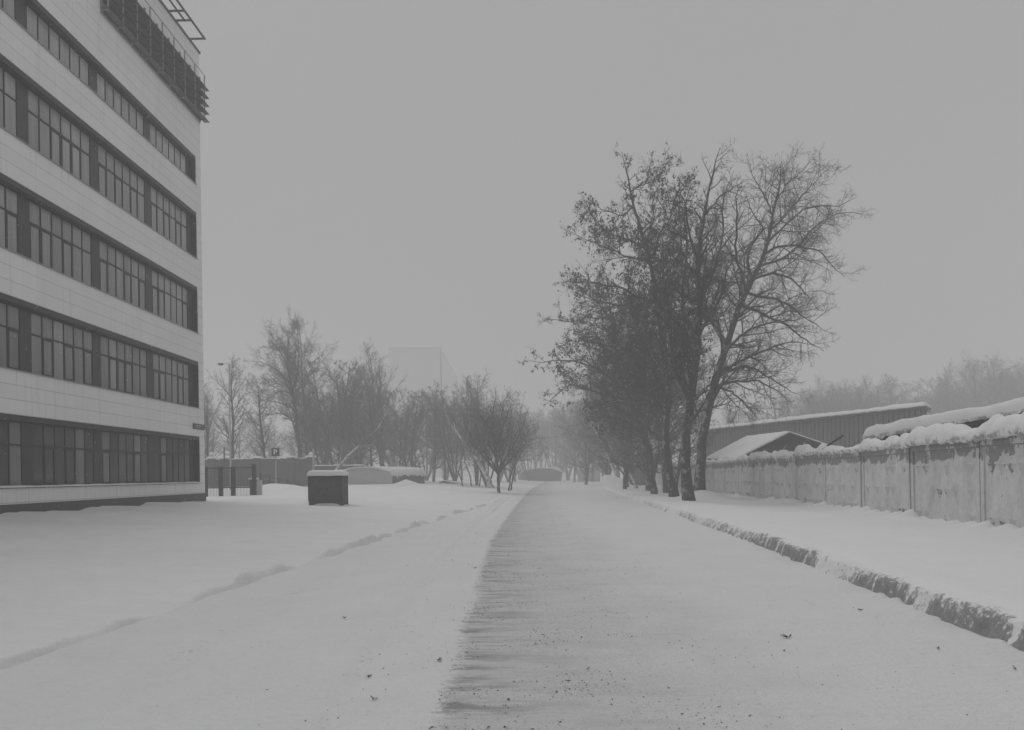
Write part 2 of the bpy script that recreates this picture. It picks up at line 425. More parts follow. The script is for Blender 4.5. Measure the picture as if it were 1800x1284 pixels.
def m_flake():
    m = bpy.data.materials.new('snowflake'); m.use_nodes = True; n = m.node_tree.nodes; n.clear()
    o = n.new('ShaderNodeOutputMaterial'); a = n.new('ShaderNodeBsdfDiffuse'); b = n.new('ShaderNodeBsdfTranslucent'); x = n.new('ShaderNodeMixShader')
    for q in (a, b): q.inputs[0].default_value = (.95, .95, .95, 1)
    l = m.node_tree.links; l.new(a.outputs[0], x.inputs[1]); l.new(b.outputs[0], x.inputs[2]); l.new(x.outputs[0], o.inputs[0])
    return m
M['flake'] = m_flake()

# ------------------------------------------------------------------ terrain meshes
def rows():
    y = [-80, -50, -30, -18, -10, -5, -2, 0, 1.2, 2.2]
    v = 2.6
    while v < 110: y.append(v); v *= 1.0052
    while v < 900: y.append(v); v *= 1.03
    y.append(900.)
    return np.array(y)

def sheet(name, Xf, Hf, mat, label, attr=None):
    Y = rows(); n = len(Y)
    X = Xf(Y)                       # (n, m)
    m = X.shape[1]
    YY = np.repeat(Y[:, None], m, 1)
    Z = Hf(X, YY)
    V = np.stack([X, YY, Z], -1).reshape(-1, 3)
    i = np.arange(n - 1)[:, None] * m + np.arange(m - 1)[None]
    Fq = np.stack([i, i + 1, i + 1 + m, i + m], -1).reshape(-1, 4)
    o = mesh_np(name, V, Fq, mat, attrs={k: f(X, YY, Z).ravel() for k, f in (attr or {}).items()})
    o['kind'] = 'structure'; o['label'] = label
    return o

def geo_offsets(first, ratio, last, pre=()):
    d = list(pre); v = first; s = d[-1] if d else 0.0
    while s < last: s += v; d.append(s); v *= ratio
    d[-1] = last
    return np.array(d)

offL = np.concatenate([np.arange(-.20, .62, .016), .62 + geo_offsets(.03, 1.085, 900)])
offR = np.concatenate([np.arange(-.16, .55, .012), .55 + geo_offsets(.02, 1.07, 2.2), ])
def XL(Y):
    e = xl(Y)[:, None] - offL[None]
    return np.maximum(e, -905)[:, ::-1]
def XR(Y):
    a = xr(Y)[:, None] + offR[None]
    f = xf(Y)[:, None] + np.concatenate([np.arange(-1.3, .32, .045), .35 + geo_offsets(.06, 1.16, 800)])[None]
    mid = a[:, -1:] + (f[:, :1] - a[:, -1:]) * np.linspace(0, 1, 26)[None, 1:-1]
    return np.sort(np.minimum(np.concatenate([a, mid, f], 1), 905), 1)
def XM(Y):
    t = np.linspace(0, 1, 170)
    s = np.concatenate([np.linspace(0, .05, 18), np.linspace(.05, .94, 150)[1:], np.linspace(.94, 1, 34)[1:]])
    a = xl(Y)[:, None] - .12; b = xr(Y)[:, None] + .14
    return a + (b - a) * s[None]
_kr = np.random.default_rng(77)
KERB_GAPS = np.cumsum(_kr.uniform(.45, 2.0, 140)) + .5
def kerb_gap(Y, wd):
    i = np.searchsorted(KERB_GAPS, Y); i = np.clip(i, 1, len(KERB_GAPS) - 1)
    return np.exp(-(np.minimum(np.abs(Y - KERB_GAPS[i]), np.abs(Y - KERB_GAPS[i - 1])) / wd) ** 2)
def dirt(X, Y, Z):
    d = kerb_d(X, Y)
    w = .16 + .20 * fbm(Y / .5, Y * 0, 171, 3)
    t = np.clip(d / w, 0, 1)
    base = sm((d + .02) / .03) * (1.18 - 1.0 * t ** .8) * (1 - sm((d - w) / .05))
    along = .42 + .58 * sm((fbm(Y / 1.3, Y * 0 + 5, 173, 3) - .22) / .3)
    g = kerb_gap(Y + .25 * d, .03 + .02 * vnoise(Y, Y * 0, 175))
    return base * along * (1 - .7 * g) * (1 - .38 * sm((Y - 12) / 14)) * (1 - .5 * sm((Y - 34) / 40)) 
def dirt_left(X, Y, Z): return X * 0

# heights sit 4 mm above the road where they overlap
ground_l = sheet('snow_field', XL, lambda X, Y: H_left(X, Y) - .02 * (xl(Y) - X < -.06) + .004 * (xl(Y) - X > 0), M['snow'], 'smooth snow field left of the road')
ground_r = sheet('verge', XR, lambda X, Y: H_right(X, Y) - .02 * (X - xr(Y) < -.05) - .012, M['verge'], 'snowy verge between kerb and concrete fence', {'dirt': dirt})
road = sheet('road', XM, lambda X, Y: H_road(X, Y) - .03 * sm((X - xr(Y) - .02) / .1), M['road'], 'road under packed snow with one grey swept strip', {'edge': lambda X, Y, Z: X - xe(Y)})

# ------------------------------------------------------------------ snow slab on a sloping quad
def snow_slab(name, A, B, C, D, th, mat, parent=None, over=.06, nx=26, ny=16, seed=0, lump=.35, edge=None):
    """A,B,C,D: corners of the surface in order round it; builds a rounded layer of snow on it"""
    A, B, C, D = [np.array(p, float) for p in (A, B, C, D)]
    u = np.linspace(0, 1, nx); v = np.linspace(0, 1, ny)
    U, W = np.meshgrid(u, v, indexing='ij')
    lu = np.linalg.norm(B - A); lv = np.linalg.norm(D - A)
    P = (A[None, None] * ((1 - U) * (1 - W))[..., None] + B * (U * (1 - W))[..., None] + C * (U * W)[..., None] + D * ((1 - U) * W)[..., None])
    nrm = np.cross(B - A, D - A); nrm /= np.linalg.norm(nrm)
    if nrm[2] < 0: nrm = -nrm
    cen = (A + B + C + D) / 4
    e = edge or th * 1.1
    dd = np.minimum(np.minimum(U, 1 - U) * lu, np.minimum(W, 1 - W) * lv) / e
    prof = np.sqrt(np.clip(1 - (1 - np.clip(dd, 0, 1)) ** 2, 0, 1))
    lum = 1 + lump * 2 * (fbm(U * lu / .9 + seed, W * lv / .9 + seed * 3.1, seed, 3) - .5)
    wob = (fbm(U * lu / .35 + seed, W * lv / .35, seed + 5, 3) - .5) * over * 2.2 * (dd < .3)
    out = P - cen; out[..., 2] = 0; out /= np.maximum(np.linalg.norm(out, axis=-1, keepdims=True), 1e-6)
    top = P + np.array([0, 0, 1.]) * (th * lum * (.22 + .78 * prof))[..., None] + out * (over * (dd < .5) + wob)[..., None] * .8
    bot = P + nrm * .004 + out * ((over * .6 + wob) * (dd < .01))[..., None] - np.array([0, 0, 1.]) * (np.abs(wob) * 1.2 * (dd < .01))[..., None]
    V = np.concatenate([top.reshape(-1, 3), bot.reshape(-1, 3)])
    idx = np.arange(nx * ny).reshape(nx, ny); o = nx * ny
    q = [np.stack([idx[:-1, :-1], idx[1:, :-1], idx[1:, 1:], idx[:-1, 1:]], -1).reshape(-1, 4)]
    q.append(q[0][:, ::-1] + o)
    for line in (idx[:, 0], idx[-1, :], idx[::-1, -1], idx[0, ::-1]):
        q.append(np.stack([line[:-1] + o, line[1:] + o, line[1:], line[:-1]], -1))
    return mesh_np(name, V, np.concatenate(q), mat, parent)

# ------------------------------------------------------------------ office block
def office():
    root = thing('office_building', 'tall pale panelled office block with dark window strips at the left', 'building', (-14.94, 39.3, 0), -math.atan(.007))
    L = -30.0; END = -.6; DZ = .4469
    rows_ = [(1.4 + 8 * DZ * k, 1.4 + 8 * DZ * k + (5 if k < 4 else 3) * DZ) for k in range(5)]
    top = 22.3
    w = MB()
    zb = .92
    for (a, b) in rows_:
        w.box(-.45, 0, L, 0, zb, a); w.box(-.45, 0, END, 0, a, b); zb = b
    w.box(-.45, 0, L, 0, zb, top)
    w.box(-14, -.45, -.3, 0, .92, top)                     # far end wall
    w.build('wall', M['clad'], root)
    MB().box(-13.9, -.46, L, -.31, 0, top - .3).build('core', M['core'], root)
    MB().box(-14, .035, L, .035, -.4, .92).build('plinth', M['plinth'], root)
    MB().box(-14.05, .06, L, .06, top, top + .09).build('parapet_cap', M['steel'], root)
    piers = [-.85 - 4.32 * k for k in range(7)]
    rg = np.random.default_rng(3)
    for r, (a, b) in enumerate(rows_):
        MB().box(-.40, -.012, L, END, b - .17, b - .002).build('lintel', M['pier'], root)
        MB().box(-.40, -.008, END - .03, END - .001, a + .03, b - .171).build('jamb', M['pier'], root)
        s = MB().box(-.30, .05, L, END - .002, a + .001, a + .03)
        s.build('sill', M['sill'] if r else M['steel'], root)
        if r == 0:
            n = 240; yy = np.linspace(L, END - .02, n); hh = .02 + .03 * fbm(yy / .5, yy * 0, 5, 3)
            V = []; 
            for y_, h_ in zip(yy, hh): V += [(-.19, y_, a + .03), (-.19, y_, a + .03 + h_ * 1.5), (.03, y_, a + .03 + h_), (.055, y_, a + .025)]
            i = np.arange(n - 1)[:, None] * 4 + np.arange(3)[None]
            mesh_np('sill_snow', np.array(V), np.stack([i, i + 1, i + 5, i + 4], -1).reshape(-1, 4), M['snow'], root)
        for k, pc in enumerate(piers):
            y1 = END - .031 if k == 0 else pc + .275
            MB().box(-.42, -.245, pc - .275, y1, a + .03, b - .17).build('pier', M['pier'], root)
        for k in range(6):
            y1 = piers[k] - .275; y0 = piers[k + 1] + .275
            z0, z1 = a + .03, b - .17
            nl = 6; dw = (y1 - y0) / nl; zt = z0 + (z1 - z0) * .64
            g = MB(); f = MB()
            fx0, fx1 = -.29, -.252
            f.box(fx0, fx1, y0, y1, z0, z0 + .06); f.box(fx0, fx1, y0, y1, z1 - .05, z1)
            tr = r < 4
            if tr: f.box(fx0, fx1 + .004, y0, y1, zt - .03, zt + .03)
            for i in range(nl + 1):
                c = y0 + dw * i; hw = .024 if i not in (0, nl) else .028
                f.box(fx0, fx1 + .004, max(c - hw, y0), min(c + hw, y1), z0 + .06, z1 - .05)
            op = set(rg.choice(6, 3, replace=False).tolist()) if tr else set()
            for i in range(nl):
                a0, a1 = y0 + dw * i, y0 + dw * (i + 1)
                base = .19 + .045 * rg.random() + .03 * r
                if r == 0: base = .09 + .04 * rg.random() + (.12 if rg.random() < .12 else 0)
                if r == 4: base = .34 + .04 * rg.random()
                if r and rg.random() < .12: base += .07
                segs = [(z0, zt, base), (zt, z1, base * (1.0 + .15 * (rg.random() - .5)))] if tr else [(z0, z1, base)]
                for (c0, c1, tn) in segs:
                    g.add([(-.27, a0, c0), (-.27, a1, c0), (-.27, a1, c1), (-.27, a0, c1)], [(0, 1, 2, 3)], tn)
                if i in op:
                    q0, q1 = a0 + .03, a1 - .03; p0, p1 = z0 + .06, zt - .03
                    f.box(fx0, fx1 + .008, q0, q0 + .04, p0, p1); f.box(fx0, fx1 + .008, q1 - .04, q1, p0, p1)
                    f.box(fx0, fx1 + .008, q0 + .04, q1 - .04, p0, p0 + .05); f.box(fx0, fx1 + .008, q0 + .04, q1 - .04, p1 - .05, p1)
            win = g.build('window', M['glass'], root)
            f.build('frame', M['frame'], win)
    # louvred sunshade under the roof
    y0, y1 = -9.4, .34
    zs = [19.08 + .385 * k for k in range(5)]
    fr = MB()
    nb = 9
    for k in range(nb):
        y = y0 + .05 + (0 - .12 - y0) * k / (nb - 1)
        fr.box(.005, .075, y - .04, y + .04, 18.98, 21.12); fr.box(.25, .29, y - .025, y + .03, 19.0, 21.16)
        for z in zs: fr.box(.075, .25, y - .02, y + .02, z - .05, z - .002)
    fr.box(.005, .05, y0, -.05, 18.9, 18.96)
    fr.tube([(.27, y0, 21.2), (.27, y1 - .3, 21.2)], .018, 6)
    sh = fr.build('sunshade', M['bracket'], root)
    for z in zs:
        MB().prism([(.08, z + .15), (.17, z + .15), (.36, z), (.08, z)], 'y', y0, y1).build('blade', M['louvre'], sh)
    # back plate behind the blades
    MB().box(.002, .012, y0, -.06, 19.0, 21.0).build('sunshade_backing', M['louvre'], root)
    # steel frame sticking out over the roof edge
    rf = MB(); z0, z1 = top + .095, top + .155
    ys = [-1.1, -2.65, -3.4, -7.2, -8.0, -12]
    rf.box(.66, .74, -16, -1.04, z0, z1); rf.box(.36, .42, -16, -2.59, z0, z1); rf.box(-.05, .0, -16, -1.04, z0, z1)
    for y in ys:
        rf.box(-1.2, -.05, y - .045, y + .045, z0, z1); rf.box(0, .36, y - .045, y + .045, z0, z1 - .004); rf.box(.36 if y > -2 else .42, .66, y - .045, y + .045, z0, z1 - .004)
    rf.build('roof_frame', M['steel'], root)
    return root
office()
# address plaque
pl = thing('address_plaque', 'small dark street name plaque at the corner of the office block', 'sign', (-14.94 + .008, 38.55, 4.1), -math.atan(.007))
MB().box(0, .03, -.66, .66, -.13, .13).build('plate', M['plate'], pl, bevel=.006)
tx = MB(); rg = np.random.default_rng(5)
y = -.38
while y < .22:
    l = .02 + .03 * rg.random(); tx.box(.031, .034, y, y + l, .0 + .01 * rg.random(), .07); y += l + .018
y = -.3
while y < .2:
    l = .02 + .02 * rg.random(); tx.box(.031, .034, y, y + l, -.07, -.03); y += l + .02
tx.build('lettering', M['platetext'], pl)
MB().box(.031, .034, .40, .46, -.06, .07).build('numeral', M['platetext'], pl)

# ------------------------------------------------------------------ concrete fence
def cap_mesh(Ls, th, wd, seed, ends=.35):
    n, m = 90, 21
    s = np.linspace(0, 1, n); a = np.linspace(-.30 * math.pi, 1.30 * math.pi, m)
    S, A = np.meshgrid(s, a, indexing='ij')
    e = np.minimum(S, 1 - S) * Ls
    fall = .45 + .55 * np.sqrt(np.clip(1 - (1 - np.clip(e / ends, 0, 1)) ** 2, 0, 1))
    hgt = th * (.62 + 1.0 * sm((fbm(S * Ls / 1.15 + seed * 7.3, S * 0 + seed, seed, 3) - .22) / .56)) * fall
    r = 1 + .26 * (fbm(S * Ls / .34 + seed * 3, A * .8, seed + 3, 3) - .5) * (.6 + .8 * (np.sin(A) < .5)) + .10 * (fbm(S * Ls / .10 + seed, A * 2.2, seed + 4, 3) - .5) * (np.sin(A) < .55)
    x = np.cos(A) * wd * r * (.8 + .45 * fbm(S * Ls / .5, S * 0, seed + 9, 2))
    z = np.sin(A)
    z = np.where(z > 0, z * hgt * r, z * .08 * (1 + 1.3 * fbm(S * Ls / .3, S * 0, seed + 21, 3)) * r)
    V = np.stack([x, S * Ls, z], -1).reshape(-1, 3)
    i = np.arange(n - 1)[:, None] * m + np.arange(m - 1)[None]
    Fq = np.stack([i, i + m, i + m + 1, i + 1], -1).reshape(-1, 4)
    # end fans as quads collapsed onto the first and last ring
    ends_q = []
    for b in (0, (n - 1) * m):
        for k in range(m // 2):
            q = (b + k, b + k + 1, b + m - 2 - k, b + m - 1 - k)
            if len(set(q)) == 4: ends_q.append(q if b else q[::-1])
    return V, np.concatenate([Fq, np.array(ends_q)])

def fence():
    root = thing('concrete_fence', 'long precast concrete panel fence crusted and capped with snow', 'fence', (FX0, 0, 0), 0)
    ang = -math.atan(FDX); ca = math.sqrt(1 + FDX ** 2)
    rg = np.random.default_rng(12)
    for k in range(-4, 28):
        ya, yb = 19.5 + 3.95 * k, 19.5 + 3.95 * (k + 1)
        Ls = 3.95 * ca - .10 - (.05 if k == 1 else 0)
        zt = 2.24 + rg.uniform(-.035, .035) + (.09 if k < 1 else 0) - .004 * max(k, 0)
        p = MB()
        # slab face at x=0 (towards the road is -x), raised rim, rows of low pyramids
        p.box(0, .14, 0, Ls, -.5, zt)
        rim = .035
        p.prism([(0, zt), (-rim, zt - .002), (-rim, zt - .17), (0, zt - .20)], 'y', 0, Ls)
        for y0, y1 in ((.0, .16), (Ls - .16, Ls)):
            p.box(-rim + .003, .0, y0, y1, -.5, zt - .2)
        nd = 8; zr = [.42, 1.05, 1.68]; pw = (Ls - .5) / nd
        for zc in zr:
            for i in range(nd):
                if rg.random() < .35: continue
                c = .25 + pw * (i + .5); hw, hh = pw * .46, .27
                p.add([(0.001, c - hw, zc), (0.001, c, zc - hh), (0.001, c + hw, zc), (0.001, c, zc + hh), (-.085, c, zc + .03)],
                      [(0, 1, 4), (1, 2, 4), (2, 3, 4), (3, 0, 4)])
        o = p.build('panel', M['fence'], root)
        jb = MB().box(.03, .12, Ls + .001, Ls + .115, -.5, zt - .03).build('joint', M['pier'], o)
        o.location = (FDX * ya + rg.uniform(-.02, .02), ya + .025, 0)
        o.rotation_euler = (rg.uniform(-.004, .004), rg.uniform(-.008, .008), ang + rg.uniform(-.006, .006))
        th = .14 + .10 * rg.random() + (.10 if k <= 1 else 0) + (.12 if k <= -1 else 0)
        V, Fq = cap_mesh(Ls + .04, th, .17 + (.05 if k <= 0 else 0), 300 + k)
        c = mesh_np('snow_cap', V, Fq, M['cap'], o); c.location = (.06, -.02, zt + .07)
fence()

# ------------------------------------------------------------------ sheds behind the fence
def poly_mesh(name, vs, fs, mat, parent): return MB().add(vs, fs).build(name, mat, parent)

def long_shed():
    a = np.array([31.3, 61.0]); b = np.array([21.7, 91.8]); d = b - a; Ln = float(np.linalg.norm(d)); d /= Ln
    root = thing('corrugated_shed', 'long corrugated metal shed with snow along its roof edge', 'shed', (a[0], a[1], 0), math.atan2(d[1], d[0]))
    # local x along the wall going away, local y = left of it = towards the road (visible side: +y)
    zt = 6.15
    n = int(Ln / .21); V = []; Fq = []
    xs = []; ys = []
    x = 0.0
    while x < Ln:
        for dx, dy in ((0, 0), (.40, 0), (.42, -.075), (.53, -.075), (.55, 0)):
            xs.append(x + dx); ys.append(dy)
        x += .56
    V = [(x_, y_, z_) for x_, y_ in zip(xs, ys) for z_ in (0, zt)]
    Fq = [(2 * i, 2 * i + 2, 2 * i + 3, 2 * i + 1) for i in range(len(xs) - 1)]
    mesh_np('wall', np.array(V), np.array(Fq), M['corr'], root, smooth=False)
    # the end walls run off at an angle, away from the road
    bd = MB(); fl = [(0, -.10), (Ln, -.10), (Ln + 5, -4.9), (5, -4.9)]
    bd.add([(x_, y_, 0) for x_, y_ in fl] + [(x_, y_, zt - .02) for x_, y_ in fl], [(0, 1, 2, 3), (7, 6, 5, 4), (0, 4, 5, 1), (1, 5, 6, 2), (2, 6, 7, 3), (3, 7, 4, 0)])
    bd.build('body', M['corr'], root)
    rl = [(-.55, .5), (Ln + .3, .5), (Ln + 5.5, -5.1), (4.6, -5.1)]
    r = MB(); r.add([(x_, y_, zt + (.16 if y_ > 0 else .5)) for x_, y_ in rl] + [(x_, y_, zt + (0 if y_ > 0 else .34)) for x_, y_ in rl], [(3, 2, 1, 0), (4, 5, 6, 7), (0, 1, 5, 4), (1, 2, 6, 5), (2, 3, 7, 6), (3, 0, 4, 7)])
    r.build('roof', M['darkwall'], root)
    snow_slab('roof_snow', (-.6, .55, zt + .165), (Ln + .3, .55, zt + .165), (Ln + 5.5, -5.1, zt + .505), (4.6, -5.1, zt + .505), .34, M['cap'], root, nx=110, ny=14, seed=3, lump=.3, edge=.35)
    g = MB(); g.tube([(-.3, .35, zt - .02), (-.62, .35, zt - .25), (-.85, .4, zt - .3)], .05, 6); g.build('gutter_spout', M['steel'], root)
long_shed()

def gable_shed():
    A = at(1388, 760, 54); C = at(1293, 808, 52.0); Bk = at(1311, 769, 62); D = at(1240, 807, 60); E = Vector((24.4, 56.0, 2.46))
    root = thing('gabled_shed', 'low shed with a snowy pitched roof and open black gable behind the fence', 'shed', (C.x, C.y, 0))
    o = Vector((C.x, C.y, 0)); A, C, Bk, D, E = [p - o for p in (A, C, Bk, D, E)]
    Fv = E + (Bk - A)
    wl = lambda p: Vector((p.x, p.y, 0))
    dn = Vector((0, .35, -.10))
    poly_mesh('gable_wall', [wl(C + dn), wl(E + dn), E + dn, A + dn, C + dn], [(0, 1, 2, 3, 4)], M['black'], root)
    poly_mesh('side_wall', [wl(C + dn), C + dn, D - dn * .0 + Vector((0, 0, -.12)), wl(D)], [(0, 1, 2, 3)], M['black'], root)
    r = MB(); th = Vector((0, 0, -.08))
    r.add([C, A, Bk, D, C + th, A + th, Bk + th, D + th], [(0, 1, 2, 3), (7, 6, 5, 4), (0, 4, 5, 1), (3, 2, 6, 7), (0, 3, 7, 4)])
    r.add([A, E, Fv, Bk, A + th, E + th, Fv + th, Bk + th], [(0, 1, 2, 3), (7, 6, 5, 4), (0, 4, 5, 1), (1, 5, 6, 2)])
    r.build('roof', M['darkwall'], root)
    up = Vector((0, 0, .012))
    snow_slab('roof_snow', C + up, A + up, Bk + up, D + up, .13, M['snow'], root, nx=40, ny=24, seed=8, lump=.3, over=.04)
    snow_slab('roof_snow', A + up, E + up, Fv + up, Bk + up, .13, M['snow'], root, nx=40, ny=24, seed=9, lump=.3, over=.04)
gable_shed()

def near_roof():
    P = at(1519, 771, 30); R = at(1800, 722, 30)
    root = thing('snowbound_carport', 'dark open carport under a very thick rounded load of snow', 'carport', (P.x, 30, 0))
    dx, dz = R.x - P.x, R.z - P.z
    ax = dx * 1.6; az = dz * 1.6
    p0 = Vector((0, 0, P.z - .05)); p1 = Vector((ax, 0, P.z - .05 + az)); p2 = Vector((2 * ax, 0, P.z - .05))
    bk = Vector((4.9, 9, 0))
    r = MB(); th = Vector((0, 0, -.12))
    for a, b in ((p0, p1), (p1, p2)):
        r.add([a, b, b + bk, a + bk, a + th, b + th, b + bk + th, a + bk + th], [(0, 1, 2, 3), (7, 6, 5, 4), (0, 4, 5, 1), (2, 6, 7, 3), (0, 3, 7, 4), (1, 5, 6, 2)])
    r.build('roof', M['black'], root)
    g = MB(); ins = Vector((.5, .9, -.13))
    g.add([(.5, .9, 0), (2 * ax - .5, .9, 0), (2 * ax - .5, .9, p2.z - .1), (p1.x, .9, p1.z - .16), (.5, .9, p0.z - .1)], [(0, 1, 2, 3, 4)])
    g.build('gable_wall', M['black'], root)
    ps = MB()
    for x in (.4, ax * .5, ax, ax * 1.5): ps.box(x, x + .14, .2, .34, 0, P.z - .18 + az * min(x / ax, 2 - x / ax) - .05)
    ps.build('posts_timber', M['black'], root)
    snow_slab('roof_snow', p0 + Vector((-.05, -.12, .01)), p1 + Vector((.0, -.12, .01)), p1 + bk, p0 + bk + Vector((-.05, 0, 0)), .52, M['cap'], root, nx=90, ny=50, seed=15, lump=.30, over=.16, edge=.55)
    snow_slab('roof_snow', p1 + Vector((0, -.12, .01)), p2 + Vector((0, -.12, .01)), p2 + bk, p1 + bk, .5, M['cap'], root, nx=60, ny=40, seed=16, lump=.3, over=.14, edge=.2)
near_roof()

# loose boards leaning behind the fence
for i, (x0, y0, x1, y1, Y, mat, lab) in enumerate([
        (1326, 812, 1345, 790, 50.8, 'wood', 'thin pale pole leaning against the open gable, leftmost of three'),
        (1358, 810, 1383, 783, 51.0, 'wood', 'thin pale pole leaning against the open gable, middle of three'),
        (1404, 795, 1416, 775, 51.2, 'wood', 'short pale pole leaning against the open gable, rightmost of three'),
        (1459, 781, 1482, 766, 40.0, 'black', 'dark beam end poking up above the fence right of the gabled shed')]):
    a, b = at(x0, y0, Y), at(x1, y1, Y + .4)
    root = b - a
    bd = MB(); r = .045 if mat == 'wood' else .06
    lo = a - root * 1.2
    bd.tube([(0, 0, 0), tuple(b - lo)], [r, r * .85], 6)
    o = bd.build('leaning_pole' if mat == 'wood' else 'beam', M[mat]); o.location = lo
    tag(o, lab, 'pole' if mat == 'wood' else 'beam', 'poles leaning on the gabled shed' if mat == 'wood' else None)

# ------------------------------------------------------------------ kiosk
def kiosk():
    g = on_ground(573, 889)
    root = thing('utility_cabinet', 'dark metal utility cabinet with a flat snow cap standing in the snow field', 'cabinet', (g.x, g.y, g.z - .05), math.radians(2))
    s = g.y / F
    w, d, h = 60 * s, 1.15, 53 * s
    hw = w / 2
    b = MB()
    b.box(-hw, hw, 0, .05, .0, h); b.box(-hw, -hw + .04, .05, d, .0, h); b.box(-hw + .04, hw - .04, d - .05, d, .0, h)
    b.box(-hw + .04, hw - .04, .05, d - .05, h - .05, h)
    b.build('body', M['kiosk'], root)
    # right side: two open-edged panels with a light gap
    MB().box(hw - .04, hw, .05, .42, .0, h).box(hw - .04, hw + .0, .62, d, .0, h).build('side_panel', M['kiosk'], root)
    MB().box(-.012, .012, -.008, -.001, .12, h - .04).box(-hw + .1, hw - .1, -.008, -.001, h - .16, h - .14).box(.05, .09, -.03, -.001, h * .5, h * .5 + .16).build('door_trim', M['frame'], root)
    MB().box(hw - .035, hw + .03, d - .02, d + .06, -.05, h + .04).build('corner_post', M['frame'], root)
    MB().box(-hw - .025, -hw, -.01, .07, .25, h).build('corner_trim', M['frame'], root)
    r = MB(); r.box(-hw - .03, hw + .05, -.06, d + .06, h + .0, h + .035); r.build('roof', M['frame'], root)
    snow_slab('snow_cap', (-hw - .05, -.08, h + .036), (hw + .07, -.08, h + .036), (hw + .07, d + .08, h + .036), (-hw - .05, d + .08, h + .036), .25, M['snow'], root, nx=40, ny=30, seed=21, lump=.12, over=.03, edge=.26)
    # drift that has blown under the front
    n, m = 30, 10
    U, W = np.meshgrid(np.linspace(-1, 1, n), np.linspace(0, 1, m), indexing='ij')
    V = np.stack([U * hw * .97, -.55 + W * .545, -.05 + .20 * (1 - np.abs(U) ** 4) * W ** 1.3], -1).reshape(-1, 3)
    i = np.arange(n - 1)[:, None] * m + np.arange(m - 1)[None]
    o = mesh_np('drift', V, np.stack([i, i + m, i + m + 1, i + 1], -1).reshape(-1, 4), M['snow'], root)
kiosk()

# ------------------------------------------------------------------ barrel-roofed garages
def barrel(label, loc, rz, w, he, hr, Lg, wallmat, sidemat, snowth, icicles=True):
    root = thing('barrel_roof_garage', label, 'garage', loc, rz)
    n = 22; hw = w / 2
    arc = [(-hw + w * i / n, he + (hr - he) * (1 - (2 * i / n - 1) ** 2) ** .8) for i in range(n + 1)]
    MB().prism([(-hw, -.8)] + arc + [(hw, -.8)], 'y', .0, .12).build('front_wall', wallmat, root)
    MB().prism([(-hw, -.8), (-hw, he)] + arc[1:-1] + [(hw, he), (hw, -.8)], 'y', .122, Lg).build('body', sidemat, root)
    m = 40
    T = np.linspace(0, 1, n + 1); S = np.linspace(0, 1, m)
    outer = []; inner = []
    for s in S:
        for (x, z), t in zip(arc, T):
            th = snowth * (.75 + .5 * float(fbm(x / 1.2 + 4, s * Lg / 1.5, 77, 3))) * (1 + .8 * (t > .8) * (s > .05))
            y = -.35 + s * (Lg + .6)
            k = 1.06; drop = (.0 + (.35 * float(fbm(s * Lg / .5, 0.3, 79, 3)) if icicles else 0) * (t > .97))
            outer.append((x * k, y, z + th * (1 if 0 < t < 1 else .4) - drop)); inner.append((x * k * .995, y, z + .01 - drop * 1.2))
    V = np.array(outer + inner); o = len(outer); r = n + 1
    i = (np.arange(m - 1)[:, None] * r + np.arange(n)[None]).reshape(-1)
    q = [np.stack([i, i + 1, i + 1 + r, i + r], -1), np.stack([i, i + r, i + r + 1, i + 1], -1) + o]
    a = np.arange(n); q.append(np.stack([a + o, a + 1 + o, a + 1, a], -1)); b = a + (m - 1) * r; q.append(np.stack([b, b + 1, b + 1 + o, b + o], -1))
    c = np.arange(m - 1) * r; q.append(np.stack([c, c + r, c + r + o, c + o], -1)); c = c + n; q.append(np.stack([c + o, c + r + o, c + r, c], -1))
    mesh_np('roof_snow', V, np.concatenate(q), M['snow'], root)
    if icicles:
        ic = MB()
        for yy, ln in ((.9, .45), (1.15, .6), (1.5, .35), (2.2, .25)):
            ic.tube([(hw * 1.05, yy, he + .1), (hw * 1.05, yy, he + .1 - ln)], [.13, .015], 7)
        ic.build('icicles', M['snow'], root)
    return root
g1 = at(646, 853, 78.0)
barrel('barrel-roofed garage with a pale front wall and snow sliding off its side', (g1.x - .2, 78, g1.z - .1), math.radians(-14), 5.5, 1.15, 1.75, 9.0, M['render'], M['darkwall'], .16)
g2 = at(952, 846, 185)
barrel('hazy barrel-roofed garage closing the far end of the road', (g2.x, 185, g2.z - .1), math.radians(4), 9.0, 2.1, 3.0, 12, M['darkwall'], M['darkwall'], .3, False)
# pale box garage on the right of the road end
g3 = at(1036, 851, 165)
bx = thing('box_garage', 'pale boxy metal garage in the haze at the right end of the road', 'garage', (g3.x, 165, g3.z - .2), math.radians(-3))
b = MB(); b.box(-2.2, 2.2, 0, 6, 0, 3.2); b.build('wall', M['container'], bx)
b = MB(); b.box(-2.05, -.04, -.04, -.002, .2, 2.8); b.box(.04, 2.05, -.04, -.002, .2, 2.8); b.build('door', M['container'], bx)
snow_slab('roof_snow', (-2.3, -.1, 3.202), (2.3, -.1, 3.202), (2.3, 6.1, 3.202), (-2.3, 6.1, 3.202), .22, M['snow'], bx, seed=31)
